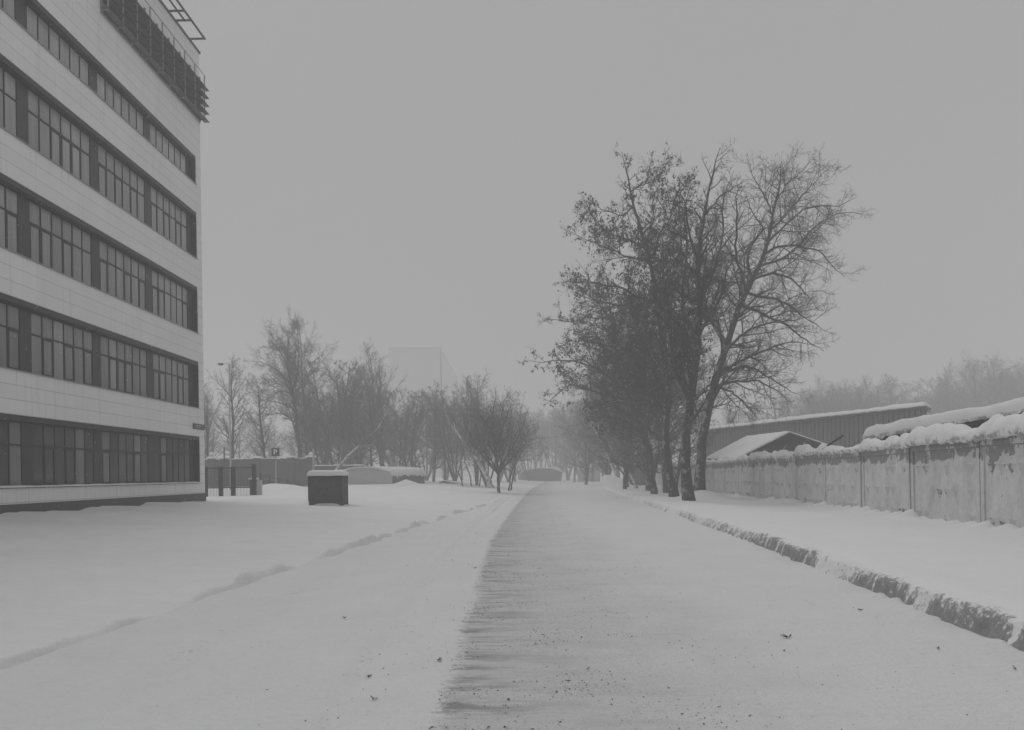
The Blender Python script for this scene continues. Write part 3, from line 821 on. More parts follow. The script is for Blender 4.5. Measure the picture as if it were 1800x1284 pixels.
# low hut half buried right of the first garage
g4 = at(782, 853, 92)
lh = thing('buried_hut', 'low dark hut roof barely showing above the snow right of the garage', 'hut', (g4.x, 92, g4.z - .5), math.radians(-10))
b = MB(); b.prism([(-1.25, 0), (-1.25, .62), (-.2, 1.0), (1.25, .66), (1.25, 0)], 'y', 0, 2.6); b.build('wall', M['darkwall'], lh)
snow_slab('roof_snow', (-.2, -.1, 1.005), (1.3, -.1, .655), (1.3, 2.7, .655), (-.2, 2.7, 1.005), .10, M['snow'], lh, seed=33)
snow_slab('roof_snow', (-1.3, .9, .605), (-.2, .9, 1.005), (-.2, 2.7, 1.005), (-1.3, 2.7, .605), .08, M['snow'], lh, seed=34)
g5 = at(763, 853, 90)
sb = thing('snow_lump', 'square lump of snow beside the low buried hut', 'snow lump', (g5.x, 90, g5.z - .35))
snow_slab('lump', (-.35, 0, 0), (.35, 0, 0), (.35, .6, 0), (-.35, .6, 0), .55, M['snow'], sb, seed=36, nx=14, ny=12, edge=.15)
# a snow-covered lean-to behind the far fence
g6 = at(1128, 793, 100)
ln = thing('lean_to_roof', 'snow-covered lean-to roof glimpsed between the tree trunks', 'shed', (g6.x, 100, 0), 0)
b = MB(); b.box(-1.6, 2.4, .3, 5, 0, g6.z - .35); b.build('wall', M['darkwall'], ln)
b = MB(); b.add([(-1.9, 0, g6.z - .35), (1.6, 0, g6.z + .35), (1.6, 5, g6.z + .35), (-1.9, 5, g6.z - .35), (-1.9, 0, g6.z - .45), (1.6, 0, g6.z + .25), (1.6, 5, g6.z + .25), (-1.9, 5, g6.z - .45)],
            [(0, 1, 2, 3), (7, 6, 5, 4), (0, 4, 5, 1), (1, 5, 6, 2), (2, 6, 7, 3), (3, 7, 4, 0)]); b.build('roof', M['darkwall'], ln)
snow_slab('roof_snow', (-1.9, -.05, g6.z - .34), (1.6, -.05, g6.z + .36), (1.6, 5, g6.z + .36), (-1.9, 5, g6.z - .34), .28, M['cap'], ln, seed=38)

# ------------------------------------------------------------------ left background: brick wall, gate, railing, signs
def brick_wall():
    a = at(330, 845, 72); zt = at(450, 807, 72).z
    root = thing('brick_wall', 'long dark brick boundary wall with snow-capped pillars', 'wall', (a.x, 72, 0))
    xe_ = at(547, 845, 72).x - a.x; x2 = at(640, 845, 84).x - a.x
    MB().box(0, xe_, 0, .3, 0, zt).build('wall_panel', M['brick'], root)
    MB().box(xe_ - 3, x2, 12.2, 12.5, 0, zt - .55).build('wall_panel', M['brick'], root)
    snow_slab('coping_snow', (xe_ - 3, 12.1, zt - .548), (x2, 12.1, zt - .548), (x2, 12.6, zt - .548), (xe_ - 3, 12.6, zt - .548), .12, M['snow'], root, nx=40, ny=8, seed=41)
    snow_slab('coping_snow', (0, -.04, zt + .002), (xe_, -.04, zt + .002), (xe_, .34, zt + .002), (0, .34, zt + .002), .05, M['snow'], root, nx=70, ny=7, seed=42, lump=.6)
    for px in (372, 394, 452, 512, 546):
        x = at(px, 845, 72).x - a.x
        p = MB().box(x - .28, x + .28, -.12, .42, 0, zt + .08).build('pillar', M['brick'], root)
        th = .42 if px in (372, 546) else .22
        snow_slab('snow_cap', (x - .40, -.22, zt + .082), (x + .40, -.22, zt + .082), (x + .40, .52, zt + .082), (x - .40, .52, zt + .082), .16, M['snow'], p, nx=16, ny=14, seed=43 + px % 7, edge=.2)
        if px in (372, 546):
            V, Fq = cap_mesh(.5, .38, .2, px, .25); c = mesh_np('snow_knob', V, Fq, M['snow'], p); c.location = (x, -.1, zt + .22)
brick_wall()

def mesh_gate():
    Y = 47.0
    a = at(362, 866, Y); root = thing('mesh_gate', 'dark steel mesh gate with square posts beside the office block', 'gate', (a.x, Y, 0))
    X = lambda px: at(px, 850, Y).x - a.x
    zb = H(a.x + 1.5, Y) - .1; zt = at(400, 821, Y).z
    for px in (363, 388, 410, 447):
        w = .10 if px > 363 else .05
        MB().box(X(px) - w, X(px) + w, -.1, .1, zb - .2, zt + (.12 if px == 447 else .0)).build('post', M['frame'], root)
    MB().box(X(363), X(447), -.035, .035, zt - .09, zt - .03).box(X(363), X(447), -.035, .035, zb + .55, zb + .61).build('rail', M['frame'], root)
    for p0, p1 in ((364.5, 386), (390, 408), (412, 444)):
        b = MB(); x = X(p0)
        while x < X(p1): b.box(x, x + .012, -.012, .012, zb + .02, zt - .09); x += .085
        b.build('mesh_panel', M['steel'], root)
    tb = thing('ticket_terminal', 'narrow dark barrier terminal standing inside the mesh gate', 'terminal', (a.x + X(436), Y + .8, zb))
    MB().box(-.17, .17, 0, .4, -.1, 1.05).build('case', M['kiosk'], tb, bevel=.02)
    MB().box(.2, .48, .05, .35, -.1, .98).build('side_case', M['render'], tb, bevel=.02)
    snow_slab('snow_cap', (-.19, -.02, 1.052), (.19, -.02, 1.052), (.19, .42, 1.052), (-.19, .42, 1.052), .08, M['snow'], tb, nx=12, ny=12, seed=51)
mesh_gate()

def railing():
    root = thing('low_railing', 'low dark metal railing running from the gate behind the snow mound', 'railing', (0, 0, 0))
    pts = []
    for px, pt, pb, Y in ((458, 822, 860, 55), (474, 824, 862, 57), (490, 828, 862, 59), (505, 831, 864, 60.5), (519, 838, 864, 62), (532, 840, 862, 63.5), (548, 842, 860, 65), (566, 843, 858, 66.5)):
        t = at(px, pt + 12, Y); b = at(px, pb + 4, Y)
        MB().box(t.x - .035, t.x + .035, Y - .035, Y + .035, b.z, t.z).build('post', M['frame'], root); pts.append(t)
    b = MB(); b.tube([tuple(p - Vector((0, .04, .12))) for p in pts], .03, 6); b.tube([tuple(p - Vector((0, .04, .42))) for p in pts], .025, 6)
    b.build('rail', M['frame'], root)
railing()

def parking_sign():
    Y = 62; c = at(484, 795, Y); gz = H(c.x, Y)
    root = thing('parking_sign', 'square parking sign with a white letter P on a thin post', 'sign', (c.x, Y, gz))
    MB().tube([(0, .06, -.3), (0, .06, c.z - gz + .2)], .045, 8).build('post', M['pole'], root)
    zc = c.z - gz
    MB().box(-.31, .31, 0, .03, zc - .31, zc + .31).build('plate', M['signblue'], root, bevel=.01)
    bd = MB(); e = .028
    p = MB()
    p.box(-.13, -.055, -.006, -.001, zc - .2, zc + .21)
    n = 12; ri, ro = .055, .125; cz = zc + .085; cx = .02
    vs = []; fs = []
    for k in range(n + 1):
        a = -math.pi / 2 + math.pi * k / n
        vs += [(cx + ri * math.cos(a), -.006, cz + ri * math.sin(a)), (cx + ro * math.cos(a), -.006, cz + ro * math.sin(a))]
    fs = [(2 * k, 2 * k + 2, 2 * k + 3, 2 * k + 1) for k in range(n)]
    p.add(vs, fs); p.box(-.055, cx, -.006, -.001, cz + ri, cz + ro); p.box(-.055, cx, -.006, -.001, cz - ro, cz - ri)
    p.build('letter', M['white'], root)
    MB().box(-.28, .28, -.01, .05, zc - .62, zc - .56).build('bracket', M['frame'], root)
parking_sign()

def lamp_post():
    Y = 60; t = at(399, 640, Y); g = at(406, 850, Y); gz = H(g.x, Y) - .3
    root = thing('street_lamp', 'tall grey street lamp in front of the slender tree by the office block', 'street lamp', (g.x, Y, gz))
    h = t.z - gz
    MB().tube([(0, 0, 0), (-.02, 0, h * .5), (-.02, 0, h)], [.07, .06, .04], 10).build('pole', M['pole'], root, smooth=True)
    MB().tube([(-.02, 0, h - .1), (-.2, 0, h + .02), (-.5, 0, h - .02)], .022, 6).build('arm', M['pole'], root)
    MB().prism([(-.85, h - .06), (-.8, h + .05), (-.5, h + .06), (-.42, h - .03), (-.6, h - .12)], 'y', -.09, .09).build('lamp_head', M['steel'], root)
lamp_post()
Y = 66; a = at(551, 842, Y); b = at(552, 790, Y)
o = MB().tube([(0, 0, 0), (.02, 0, (b - a).z + .8)], [.09, .07], 8).build('post', M['pole'], smooth=True); o.name = 'bare_post'; o.location = (a.x, Y, a.z - .8)
tag(o, 'plain pale post in front of the right end of the brick wall', 'post')
Y = 71; a = at(394, 815, Y); b = at(395, 786, Y)
o = MB().tube([(0, 0, 0), (.02, 0, (b - a).z + 2.2)], [.07, .06], 8).build('thin_post', M['frame']); o.location = (a.x, Y, a.z - 2.2)
tag(o, 'thin dark post rising just above the brick wall near the lamp', 'post')

# ------------------------------------------------------------------ far block
def far_block():
    Y = 330
    a = at(683, 614, Y); b = at(773, 612, Y)
    root = thing('far_tower_block', 'pale flat-topped tower block almost lost in the haze', 'building', (a.x, Y, 0))
    w = b.x - a.x; h = a.z
    MB().box(0, w, 0, 115, 0, h).build('wall', M['far'], root)
    MB().box(-.2, w + .2, -.2, 115.2, h, h + .6).build('parapet', M['far'], root)
    wn = MB()
    for fl in range(10):
        z = 3 + fl * 3.3
        if z + 1.5 > h - 1: break
        for k in range(16): wn.box(w, w + .03, 3 + 6.8 * k, 6.9 + 6.8 * k, z, z + 1.5)
    wn.build('window_band', M['fardark'], root)
    c = at(596, 644, Y); d = at(619, 645, Y)
    r2 = thing('far_lower_block', 'faint lower block peeping above the trees left of the tower block', 'building', (c.x - 14, Y + 6, 0))
    MB().box(0, d.x - c.x + 14, 0, 16, 0, c.z).build('wall', M['far'], r2)
    MB().box(-.2, d.x - c.x + 14.2, -.2, 16.2, c.z, c.z + .5).build('parapet', M['fardark'], r2)
    t = at(773, 609, Y - 110)
    o = MB().tube([(0, 0, 0), (0, 0, t.z * .82), (-.05, 0, t.z)], [.20, .18, .07], 8).build('mast', M['sill'], smooth=True); o.location = (t.x + .25, Y - 110, 0)
    tag(o, 'thin dark mast standing at the corner of the hazy tower block', 'mast')
far_block()

# ------------------------------------------------------------------ trees
def resample(pl, K, rng=None, jit=0.0):
    pl = np.array([tuple(p) for p in pl], float)
    d = np.r_[0, np.cumsum(np.linalg.norm(np.diff(pl, axis=0), axis=1))]
    t = np.linspace(0, d[-1], K * 4)
    P = np.stack([np.interp(t, d, pl[:, k]) for k in range(3)], 1)
    w = max(3, K // 2); ker = np.ones(w) / w
    pad = np.concatenate([np.repeat(P[:1], w, 0), P, np.repeat(P[-1:], w, 0)])
    S = np.stack([np.convolve(pad[:, k], ker, 'same') for k in range(3)], 1)[w:-w]
    S[0] = pl[0]; S[-1] = pl[-1]
    idx = np.linspace(0, len(S) - 1, K).round().astype(int)
    Q = S[idx]
    if rng is not None and jit: Q[1:-1] += rng.normal(0, jit, (K - 2, 3))
    return Q

def tubes(P, R, sides):
    N, K, _ = P.shape
    T = np.gradient(P, axis=1); T /= np.maximum(np.linalg.norm(T, axis=-1, keepdims=True), 1e-9)
    mt = T.mean(1); ref = np.where(np.abs(mt[:, 2:3]) > .8, np.array([[1., 0, 0]]), np.array([[0, 0, 1.]]))
    A = np.cross(T, ref[:, None, :]); A /= np.maximum(np.linalg.norm(A, axis=-1, keepdims=True), 1e-9)
    B = np.cross(T, A)
    th = np.arange(sides) * 2 * np.pi / sides
    V = P[:, :, None] + R[:, :, None, None] * (np.cos(th)[None, None, :, None] * A[:, :, None] + np.sin(th)[None, None, :, None] * B[:, :, None])
    base = (np.arange(N)[:, None, None] * K + np.arange(K - 1)[None, :, None]) * sides
    k = np.arange(sides)[None, None]; k2 = (k + 1) % sides
    Fq = np.stack([base + k, base + k2, base + sides + k2, base + sides + k], -1).reshape(-1, 4)
    return V.reshape(-1, 3), Fq

def merge(parts):
    vs, fs, o = [], [], 0
    for V, Fq in parts: vs.append(V); fs.append(Fq + o); o += len(V)
    return np.concatenate(vs), np.concatenate(fs)

def spawn(P, R, rng, n, t0, t1, Lf, ang, up, K, curl, grav, rfac, rtip, rmax=9):
    N, K0, _ = P.shape
    n = np.broadcast_to(np.asarray(n), (N,)).astype(int)
    idx = np.repeat(np.arange(N), n)
    if len(idx) == 0: return np.zeros((0, K, 3)), np.zeros((0, K)), idx
    within = np.concatenate([np.arange(k) for k in n if k > 0])
    t = t0 + (t1 - t0) * (within + rng.random(len(idx))) / n[idx]
    f = t * (K0 - 1); i = np.minimum(f.astype(int), K0 - 2); fr = (f - i)[:, None]
    pos = P[idx, i] * (1 - fr) + P[idx, i + 1] * fr
    rad = R[idx, i] * (1 - fr[:, 0]) + R[idx, i + 1] * fr[:, 0]
    tan = P[idx, i + 1] - P[idx, i]; tan /= np.maximum(np.linalg.norm(tan, axis=1, keepdims=True), 1e-9)
    rv = rng.normal(size=(len(idx), 3)); pe = np.cross(tan, rv); pe /= np.maximum(np.linalg.norm(pe, axis=1, keepdims=True), 1e-9)
    a = np.radians(rng.uniform(ang[0], ang[1], len(idx)))[:, None]
    d = np.cos(a) * tan + np.sin(a) * pe; d[:, 2] += up; d /= np.linalg.norm(d, axis=1, keepdims=True)
    blen = np.linalg.norm(np.diff(P, axis=1), axis=-1).sum(1)[idx]
    L = Lf(t, blen, rng)
    Q = np.zeros((len(idx), K, 3)); Q[:, 0] = pos
    for k in range(1, K):
        d = d + rng.normal(0, curl, d.shape); d[:, 2] += grav; d /= np.linalg.norm(d, axis=1, keepdims=True)
        Q[:, k] = Q[:, k - 1] + d * (L / (K - 1))[:, None]
    r0 = np.clip(np.minimum(rad * rfac, rmax), rtip, None)
    RR = r0[:, None] * (1 - np.linspace(0, 1, K)[None]) + rtip * np.linspace(0, 1, K)[None]
    return Q, RR, idx

def foliage(P, rng, frac, per, size, hang=.9):
    """withered leaves and seed bunches hanging from twig ends: small folded quads"""
    sel = P[rng.random(len(P)) < frac]
    t = rng.integers(1, P.shape[1], len(sel)); c = sel[np.arange(len(sel)), t]
    c = np.repeat(c, per, 0) + rng.normal(0, size * .55, (len(c) * per, 3)); n = len(c)
    dn = np.stack([rng.normal(0, .45, n), rng.normal(0, .45, n), -np.full(n, hang)], 1); dn /= np.linalg.norm(dn, axis=1, keepdims=True)
    sd = np.cross(dn, rng.normal(size=(n, 3))); sd /= np.linalg.norm(sd, axis=1, keepdims=True)
    s = size * rng.uniform(.6, 1.3, (n, 1)); w = s * rng.uniform(.25, .5, (n, 1))
    nr = np.cross(dn, sd) * s * .12
    V = np.stack([c, c + dn * s * .45 + sd * w + nr, c + dn * s, c + dn * s * .55 - sd * w + nr], 1).reshape(-1, 3)
    Fq = np.arange(4 * n).reshape(-1, 4)
    return V, Fq

def finish(name, label, loc, trunk, crown, leaves, trunkmat, group=None, cat='tree', twigmat=None):
    root = thing(name, label, cat, loc, 0, group)
    off = np.array(loc)
    for nm, pr, mt, sm_ in (('trunk', trunk, trunkmat, True), ('crown', crown, twigmat or M['twig'], True), ('dry_leaves', leaves, M['leaf'], False)):
        if pr:
            V, Fq = merge(pr); mesh_np(nm, V - off, Fq, mt, root, sm_)
    return root

def hero(name, label, seed, Y, trunk_px, limbs_px, r0, leafy=0.0, dens=1.0, trunkmat='bark', group=None, twig=.0055, l1=(.8, 2.5), gravs=(.03, .01, .0), leafsize=.10, extra=2, bare_left=None):
    """a tree whose stem and main limbs were read off the photograph; each limb swings out in depth as well"""
    rng = np.random.default_rng(seed)
    g = at(*trunk_px[0], Y); gz = H(g.x, Y)
    tp = [at(x, y, Y + .25 * math.sin(i * 1.3 + seed)) for i, (x, y) in enumerate(trunk_px)]
    tp[0].z = gz - .3
    T = resample(tp, 26, rng, .025)
    tl = np.linspace(0, 1, 26); TR = r0 * (1 - tl) ** .8 + .012; TR[:3] *= np.array([1.35, 1.15, 1.05])
    trunk = [tubes(T[None], TR[None], 10)]
    LP, LR = [], []
    for j, pl in enumerate(limbs_px):
        a = at(*pl[0], Y)
        k = int(np.argmin(np.linalg.norm(T[:, [0, 2]] - np.array([a.x, a.z]), axis=1)))
        slope = rng.uniform(-.75, .75)
        y0 = T[k, 1]; base_r = min(TR[k] * .62, .16)
        pts = []; x0 = a
        for q, (x, y) in enumerate(pl):
            p = at(x, y, Y); dist = math.hypot(p.x - x0.x, p.z - x0.z)
            yy = y0 + slope * dist; pts.append(at(x, y, yy))
        pts[0] = Vector(T[k]) if np.linalg.norm(T[k] - np.array(pts[0])) < 1.2 else pts[0]
        Q = resample(pts, 16, rng, .03)
        ll = np.linalg.norm(np.diff(Q, axis=0), axis=1).sum()
        rb = min(base_r, .0135 * ll + .012)
        LP.append(Q); LR.append(rb * (1 - np.linspace(0, 1, 16)) ** .85 + .008)
    # extra limbs towards and away from the viewer give the crown its depth
    Q, RQ, _ = spawn(T[None], TR[None], rng, extra, .20, .68, lambda t, b, r: b * .26 * (1.15 - t) * r.uniform(.7, 1.2, len(t)), (40, 70), .25, 16, .06, .02, .5, .01, .12)
    if len(Q):
        Q[:, :, 0] = Q[:, :1, 0] + (Q[:, :, 0] - Q[:, :1, 0]) * .55
        LP += list(Q); LR += list(RQ)
    P0 = np.array(LP + [resample(T[9:], 16)]); R0 = np.array(LR + [np.interp(np.linspace(9, 25, 16), np.arange(26), TR)])
    trunk.append(tubes(P0[:-1], R0[:-1], 6))
    ln0 = np.linalg.norm(np.diff(P0, axis=1), axis=-1).sum(1)
    crown = []
    P1, R1, _ = spawn(P0, R0, rng, np.round(ln0 / .40 * dens), .10, .98, lambda t, b, r: r.uniform(l1[0], l1[1], len(t)) * (1.35 - .92 * t), (28, 72), .14, 8, .09, gravs[0], .6, .006, .05)
    ln1 = np.linalg.norm(np.diff(P1, axis=1), axis=-1).sum(1)
    P2, R2, _ = spawn(P1, R1, rng, np.round(ln1 / .27 * dens) + 1, .12, 1, lambda t, b, r: np.clip(b * .45, .3, 1.2) * r.uniform(.5, 1.1, len(t)) * (1.2 - .5 * t), (28, 65), .10, 6, .11, gravs[1], .6, twig, .02)
    ln2 = np.linalg.norm(np.diff(P2, axis=1), axis=-1).sum(1)
    P3, R3, _ = spawn(P2, R2, rng, np.round(ln2 / .15 * dens), .12, 1, lambda t, b, r: np.clip(b * .55, .18, .6) * r.uniform(.5, 1.1, len(t)), (25, 60), .06, 4, .12, gravs[2], .7, twig * .8, .012)
    P4, R4, _ = spawn(P3, R3, rng, 2, .2, 1, lambda t, b, r: np.clip(b * .6, .1, .3) * r.uniform(.5, 1.1, len(t)), (25, 55), .05, 3, .1, .02, .8, twig * .7, .008)
    crown = [tubes(P1, R1, 5), tubes(P2, R2, 4), tubes(P3, R3, 3), tubes(P4, R4, 3)]
    leaves = []
    if leafy:
        src = P3
        if bare_left is not None:
            ppx = src[:, 0, 0] / src[:, 0, 1] * F + 900
            keep = rng.random(len(src)) < np.clip((bare_left - ppx) / 60, 0.02, 1)
            src = src[keep]
        leaves = [foliage(src, rng, leafy, 4, leafsize)]
    return finish(name, label, (g.x, Y, gz), trunk, crown, leaves, M[trunkmat], group, 'tree', M['twig_dark' if group == GR else 'twig'])

def stock(name, seed, h, style, leafy=0.0, dens=1.05, mat='bark'):
    """a whole bare tree grown from rules; style: broad, slim, upright, clump, dense"""
    rng = np.random.default_rng(seed)
    st = dict(broad=dict(t0=.22, len=.40, ang=(45, 75), up=.15, grav=.015, stems=1), slim=dict(t0=.22, len=.27, ang=(40, 65), up=.25, grav=.03, stems=1),
              upright=dict(t0=.2, len=.34, ang=(22, 48), up=.35, grav=.05, stems=2), clump=dict(t0=.28, len=.36, ang=(18, 45), up=.3, grav=.05, stems=6),
              dense=dict(t0=.10, len=.33, ang=(40, 75), up=.15, grav=.02, stems=2))[style]
    stems = []
    for k in range(st['stems']):
        a = rng.uniform(0, 2 * math.pi); lean = (.03 if st['stems'] == 1 else .10 if st['stems'] == 2 else .22) * rng.uniform(.5, 1.5)
        hh = h * (1 if k == 0 else rng.uniform(.75, 1))
        s = np.linspace(0, 1, 7); b = np.array([math.cos(a), math.sin(a)])
        xy = b[None] * (lean * hh * (s ** .8))[:, None] + np.cumsum(rng.normal(0, .012 * hh, (7, 2)), 0) * s[:, None]
        stems.append(resample(np.concatenate([xy, (s * hh)[:, None]], 1), 24, rng, .01 * h / 10))
    T = np.array(stems); T[:, 0, 2] -= .4
    tl = np.linspace(0, 1, 24)
    TR = (h * (.0135 if st['stems'] < 3 else .008)) * (1 - tl) ** .8 + .010
    TR = np.repeat(TR[None], len(T), 0)
    def l1(t, b, r):
        s = (t - st['t0']) / (1 - st['t0'])
        return h * st['len'] * np.clip(np.sin(np.pi * (.18 + .80 * s)) ** .7, .18, 1) * r.uniform(.65, 1.1, len(t))
    n1 = int(30 * dens / max(1, st['stems'] * .55))
    P1, R1, _ = spawn(T, TR, rng, n1, st['t0'], .99, l1, st['ang'], st['up'], 10, .07, st['grav'], .5, .010, .09)
    ln = np.linalg.norm(np.diff(P1, axis=1), axis=-1).sum(1)
    P2, R2, _ = spawn(P1, R1, rng, np.round(ln / .42 * dens), .15, 1, lambda t, b, r: np.clip(b * .42, .4, 1.6) * r.uniform(.6, 1.1, len(t)) * (1.15 - .5 * t), (28, 62), .15, 6, .10, .03, .6, .008, .03)
    P3, R3, _ = spawn(P2, R2, rng, np.round(5.0 * dens), .12, 1, lambda t, b, r: np.clip(b * .55, .25, .8) * r.uniform(.5, 1.1, len(t)), (25, 60), .1, 4, .11, .03, .7, .0075, .016)
    P4, R4, _ = spawn(P3, R3, rng, 2, .2, 1, lambda t, b, r: np.clip(b * .6, .15, .4) * r.uniform(.5, 1.1, len(t)), (22, 55), .06, 3, .1, .02, .8, .005, .009)
    trunk = [tubes(T, TR, 8), tubes(P1, R1, 5)]
    crown = [tubes(P2, R2, 4), tubes(P3, R3, 3), tubes(P4, R4, 3)]
    leaves = [foliage(P3, rng, leafy, 4, .10)] if leafy else []
    r = finish(name, '', (0, 0, 0), trunk, crown, leaves, M[mat])
    r['h'] = h
    return r

# ---- the right-hand group along the verge (stems and limbs read off the photograph)
GR = 'trees along the right verge'
hero('bare_tree', 'tall leafless tree leaning right with arching bare limbs, rightmost of the verge trees', 11, 43.5,
     [(1229, 862), (1231, 830), (1236, 758), (1247, 709), (1263, 657), (1277, 603), (1291, 567), (1300, 534), (1310, 511), (1325, 489), (1340, 459), (1349, 427), (1356, 394), (1360, 364), (1366, 342), (1372, 322), (1378, 306), (1372, 290)],
     [[(1310, 511), (1307, 489), (1296, 459), (1293, 434), (1296, 379), (1295, 318)],
      [(1302, 475), (1312, 450), (1327, 422), (1345, 401), (1322, 375), (1308, 340)],
      [(1356, 419), (1369, 407), (1399, 379), (1417, 364), (1449, 362), (1481, 362), (1507, 346)],
      [(1362, 398), (1374, 387), (1414, 340), (1439, 315), (1462, 290)],
      [(1339, 474), (1362, 462), (1384, 449), (1412, 429), (1419, 412), (1439, 394), (1474, 374), (1514, 376)],
      [(1350, 445), (1364, 433), (1399, 432), (1437, 439), (1459, 464), (1486, 489)],
      [(1330, 489), (1359, 479), (1389, 489), (1412, 511), (1432, 536)],
      [(1312, 526), (1339, 522), (1369, 526), (1392, 541), (1417, 560), (1452, 584)],
      [(1266, 657), (1283, 652), (1307, 644), (1332, 649), (1362, 671), (1400, 693)],
      [(1270, 652), (1321, 624), (1354, 611), (1389, 600), (1432, 606)],
      [(1266, 671), (1288, 690), (1315, 717), (1334, 738)],
      [(1276, 606), (1250, 564), (1239, 540), (1237, 480), (1244, 425), (1250, 380)],
      [(1275, 622), (1300, 592), (1340, 570), (1400, 562), (1440, 552)],
      [(1366, 342), (1385, 322), (1410, 300), (1434, 274)],
      [(1358, 370), (1340, 340), (1322, 310), (1318, 285)],
      [(1258, 690), (1290, 672), (1330, 668), (1372, 690), (1392, 708)],
      [(1296, 545), (1330, 548), (1372, 566), (1420, 600), (1448, 618)]],
     .26, 0, 1.0, group=GR, l1=(.9, 2.7), gravs=(.02, -.02, -.03), extra=4, twig=.0055)
hero('leafy_tree', 'front dark-trunked tree nearest the road with clinging withered leaves', 12, 38.8,
     [(1212, 880), (1204, 826), (1205, 772), (1212, 717), (1220, 663), (1225, 622), (1230, 567), (1230, 520), (1225, 480), (1226, 447), (1232, 409), (1237, 379), (1245, 340), (1249, 312), (1260, 285), (1266, 260)],
     [[(1230, 520), (1256, 470), (1270, 420), (1272, 347), (1290, 300)],
      [(1228, 590), (1250, 560), (1268, 520), (1275, 480), (1300, 440)],
      [(1215, 705), (1190, 660), (1180, 600), (1172, 540), (1178, 480)],
      [(1222, 640), (1200, 580), (1200, 500), (1210, 430), (1200, 370), (1215, 320)],
      [(1212, 717), (1240, 690), (1260, 650), (1300, 640)],
      [(1226, 447), (1210, 410), (1205, 360), (1190, 320)],
      [(1237, 379), (1262, 350), (1285, 330), (1312, 318)],
      [(1230, 540), (1200, 520), (1170, 490), (1140, 480)]],
     .25, .28, 1.05, group=GR, extra=9, bare_left=1262, leafsize=.12)
hero('leafy_tree', 'broad tree spreading left over the road, hung with withered leaf clusters', 13, 46.5,
     [(1186, 873), (1176, 834), (1168, 785), (1172, 740), (1176, 693), (1171, 654), (1165, 595), (1155, 545), (1149, 489), (1146, 465), (1130, 425), (1117, 370), (1107, 340), (1102, 297), (1093, 267)],
     [[(1147, 472), (1152, 439), (1164, 404), (1179, 385), (1182, 357), (1192, 335), (1214, 312)],
      [(1142, 472), (1104, 452), (1070, 437), (1035, 424), (1002, 407)],
      [(1124, 440), (1100, 420), (1070, 412), (1040, 380), (1030, 350)],
      [(1149, 535), (1129, 527), (1104, 512), (1077, 502), (1042, 497), (992, 494)],
      [(1152, 500), (1180, 470), (1197, 444), (1197, 390), (1184, 315)],
      [(1117, 370), (1095, 380), (1060, 370), (1036, 352)],
      [(1108, 340), (1128, 325), (1150, 320), (1176, 300)],
      [(1165, 595), (1120, 580), (1085, 560), (1040, 560), (1000, 545)],
      [(1170, 640), (1130, 620), (1090, 615), (1040, 600), (990, 600)],
      [(1174, 680), (1195, 640), (1204, 590), (1200, 540)],
      [(1158, 560), (1120, 540), (1070, 535), (1020, 520)],
      [(1172, 735), (1140, 690), (1110, 660), (1080, 650)],
      [(1130, 425), (1150, 390), (1148, 350), (1160, 320)]],
     .235, .40, 1.08, group=GR, extra=11, leafsize=.125)
hero('leafy_tree', 'tree behind the broad one whose low limbs arch far out over the road', 14, 56,
     [(1150, 866), (1146, 813), (1138, 772), (1122, 731), (1105, 700), (1090, 660), (1082, 620), (1076, 570), (1070, 520), (1066, 480)],
     [[(1094, 690), (1073, 665), (1045, 646), (1021, 637), (977, 633), (950, 638), (930, 633)],
      [(1105, 705), (1075, 698), (1048, 689), (1026, 682), (1002, 675), (980, 693), (955, 714)],
      [(1082, 600), (1062, 581), (1034, 565), (988, 565), (950, 558)],
      [(1090, 650), (1060, 620), (1020, 605), (985, 590)],
      [(1122, 731), (1130, 680), (1140, 630), (1135, 570), (1128, 520)],
      [(1110, 710), (1070, 715), (1030, 705), (1010, 720)],
      [(1076, 560), (1050, 530), (1020, 510), (1000, 480)],
      [(1134, 760), (1100, 740), (1060, 730), (1030, 740)],
      [(1095, 680), (1110, 630), (1105, 580), (1110, 520)]],
     .205, .38, 1.1, group=GR, extra=11, leafsize=.125)
hero('leafy_tree', 'thick-stemmed tree half hidden behind the broad leaf-hung tree', 15, 60,
     [(1172, 868), (1169, 830), (1163, 790), (1160, 740), (1152, 690), (1148, 640), (1140, 590), (1136, 540), (1130, 500)],
     [[(1160, 740), (1125, 700), (1100, 670), (1080, 640), (1060, 600)],
      [(1155, 700), (1185, 660), (1200, 620), (1206, 570)],
      [(1163, 770), (1130, 750), (1095, 745), (1060, 760)],
      [(1148, 640), (1115, 600), (1100, 560), (1090, 530)],
      [(1160, 750), (1190, 720), (1205, 690), (1220, 660)]],
     .205, .38, 1.1, group=GR, extra=11, leafsize=.125)
hero('leaning_tree', 'slim trunk leaning left out of the snow before the far fence panels', 16, 78,
     [(1121, 860), (1108, 832), (1096, 812), (1082, 800), (1070, 780), (1062, 760)], [[(1096, 812), (1098, 790), (1094, 760), (1098, 730)], [(1104, 825), (1092, 800), (1094, 770), (1080, 745)]],
     .16, .25, 1.1, 'bark_pale', group=GR, extra=3, leafsize=.10)
hero('stout_tree', 'short stout trunk between the leaning slim trunk and the pale curved one', 17, 84,
     [(1101, 857), (1100, 830), (1098, 800), (1094, 760), (1090, 720), (1086, 680), (1078, 650)], [[(1098, 800), (1075, 770), (1055, 745), (1040, 730)], [(1095, 770), (1115, 740), (1125, 700)], [(1090, 720), (1070, 690), (1055, 665)], [(1092, 740), (1060, 725), (1035, 705)]],
     .22, .35, 1.1, group=GR, extra=7, leafsize=.11)
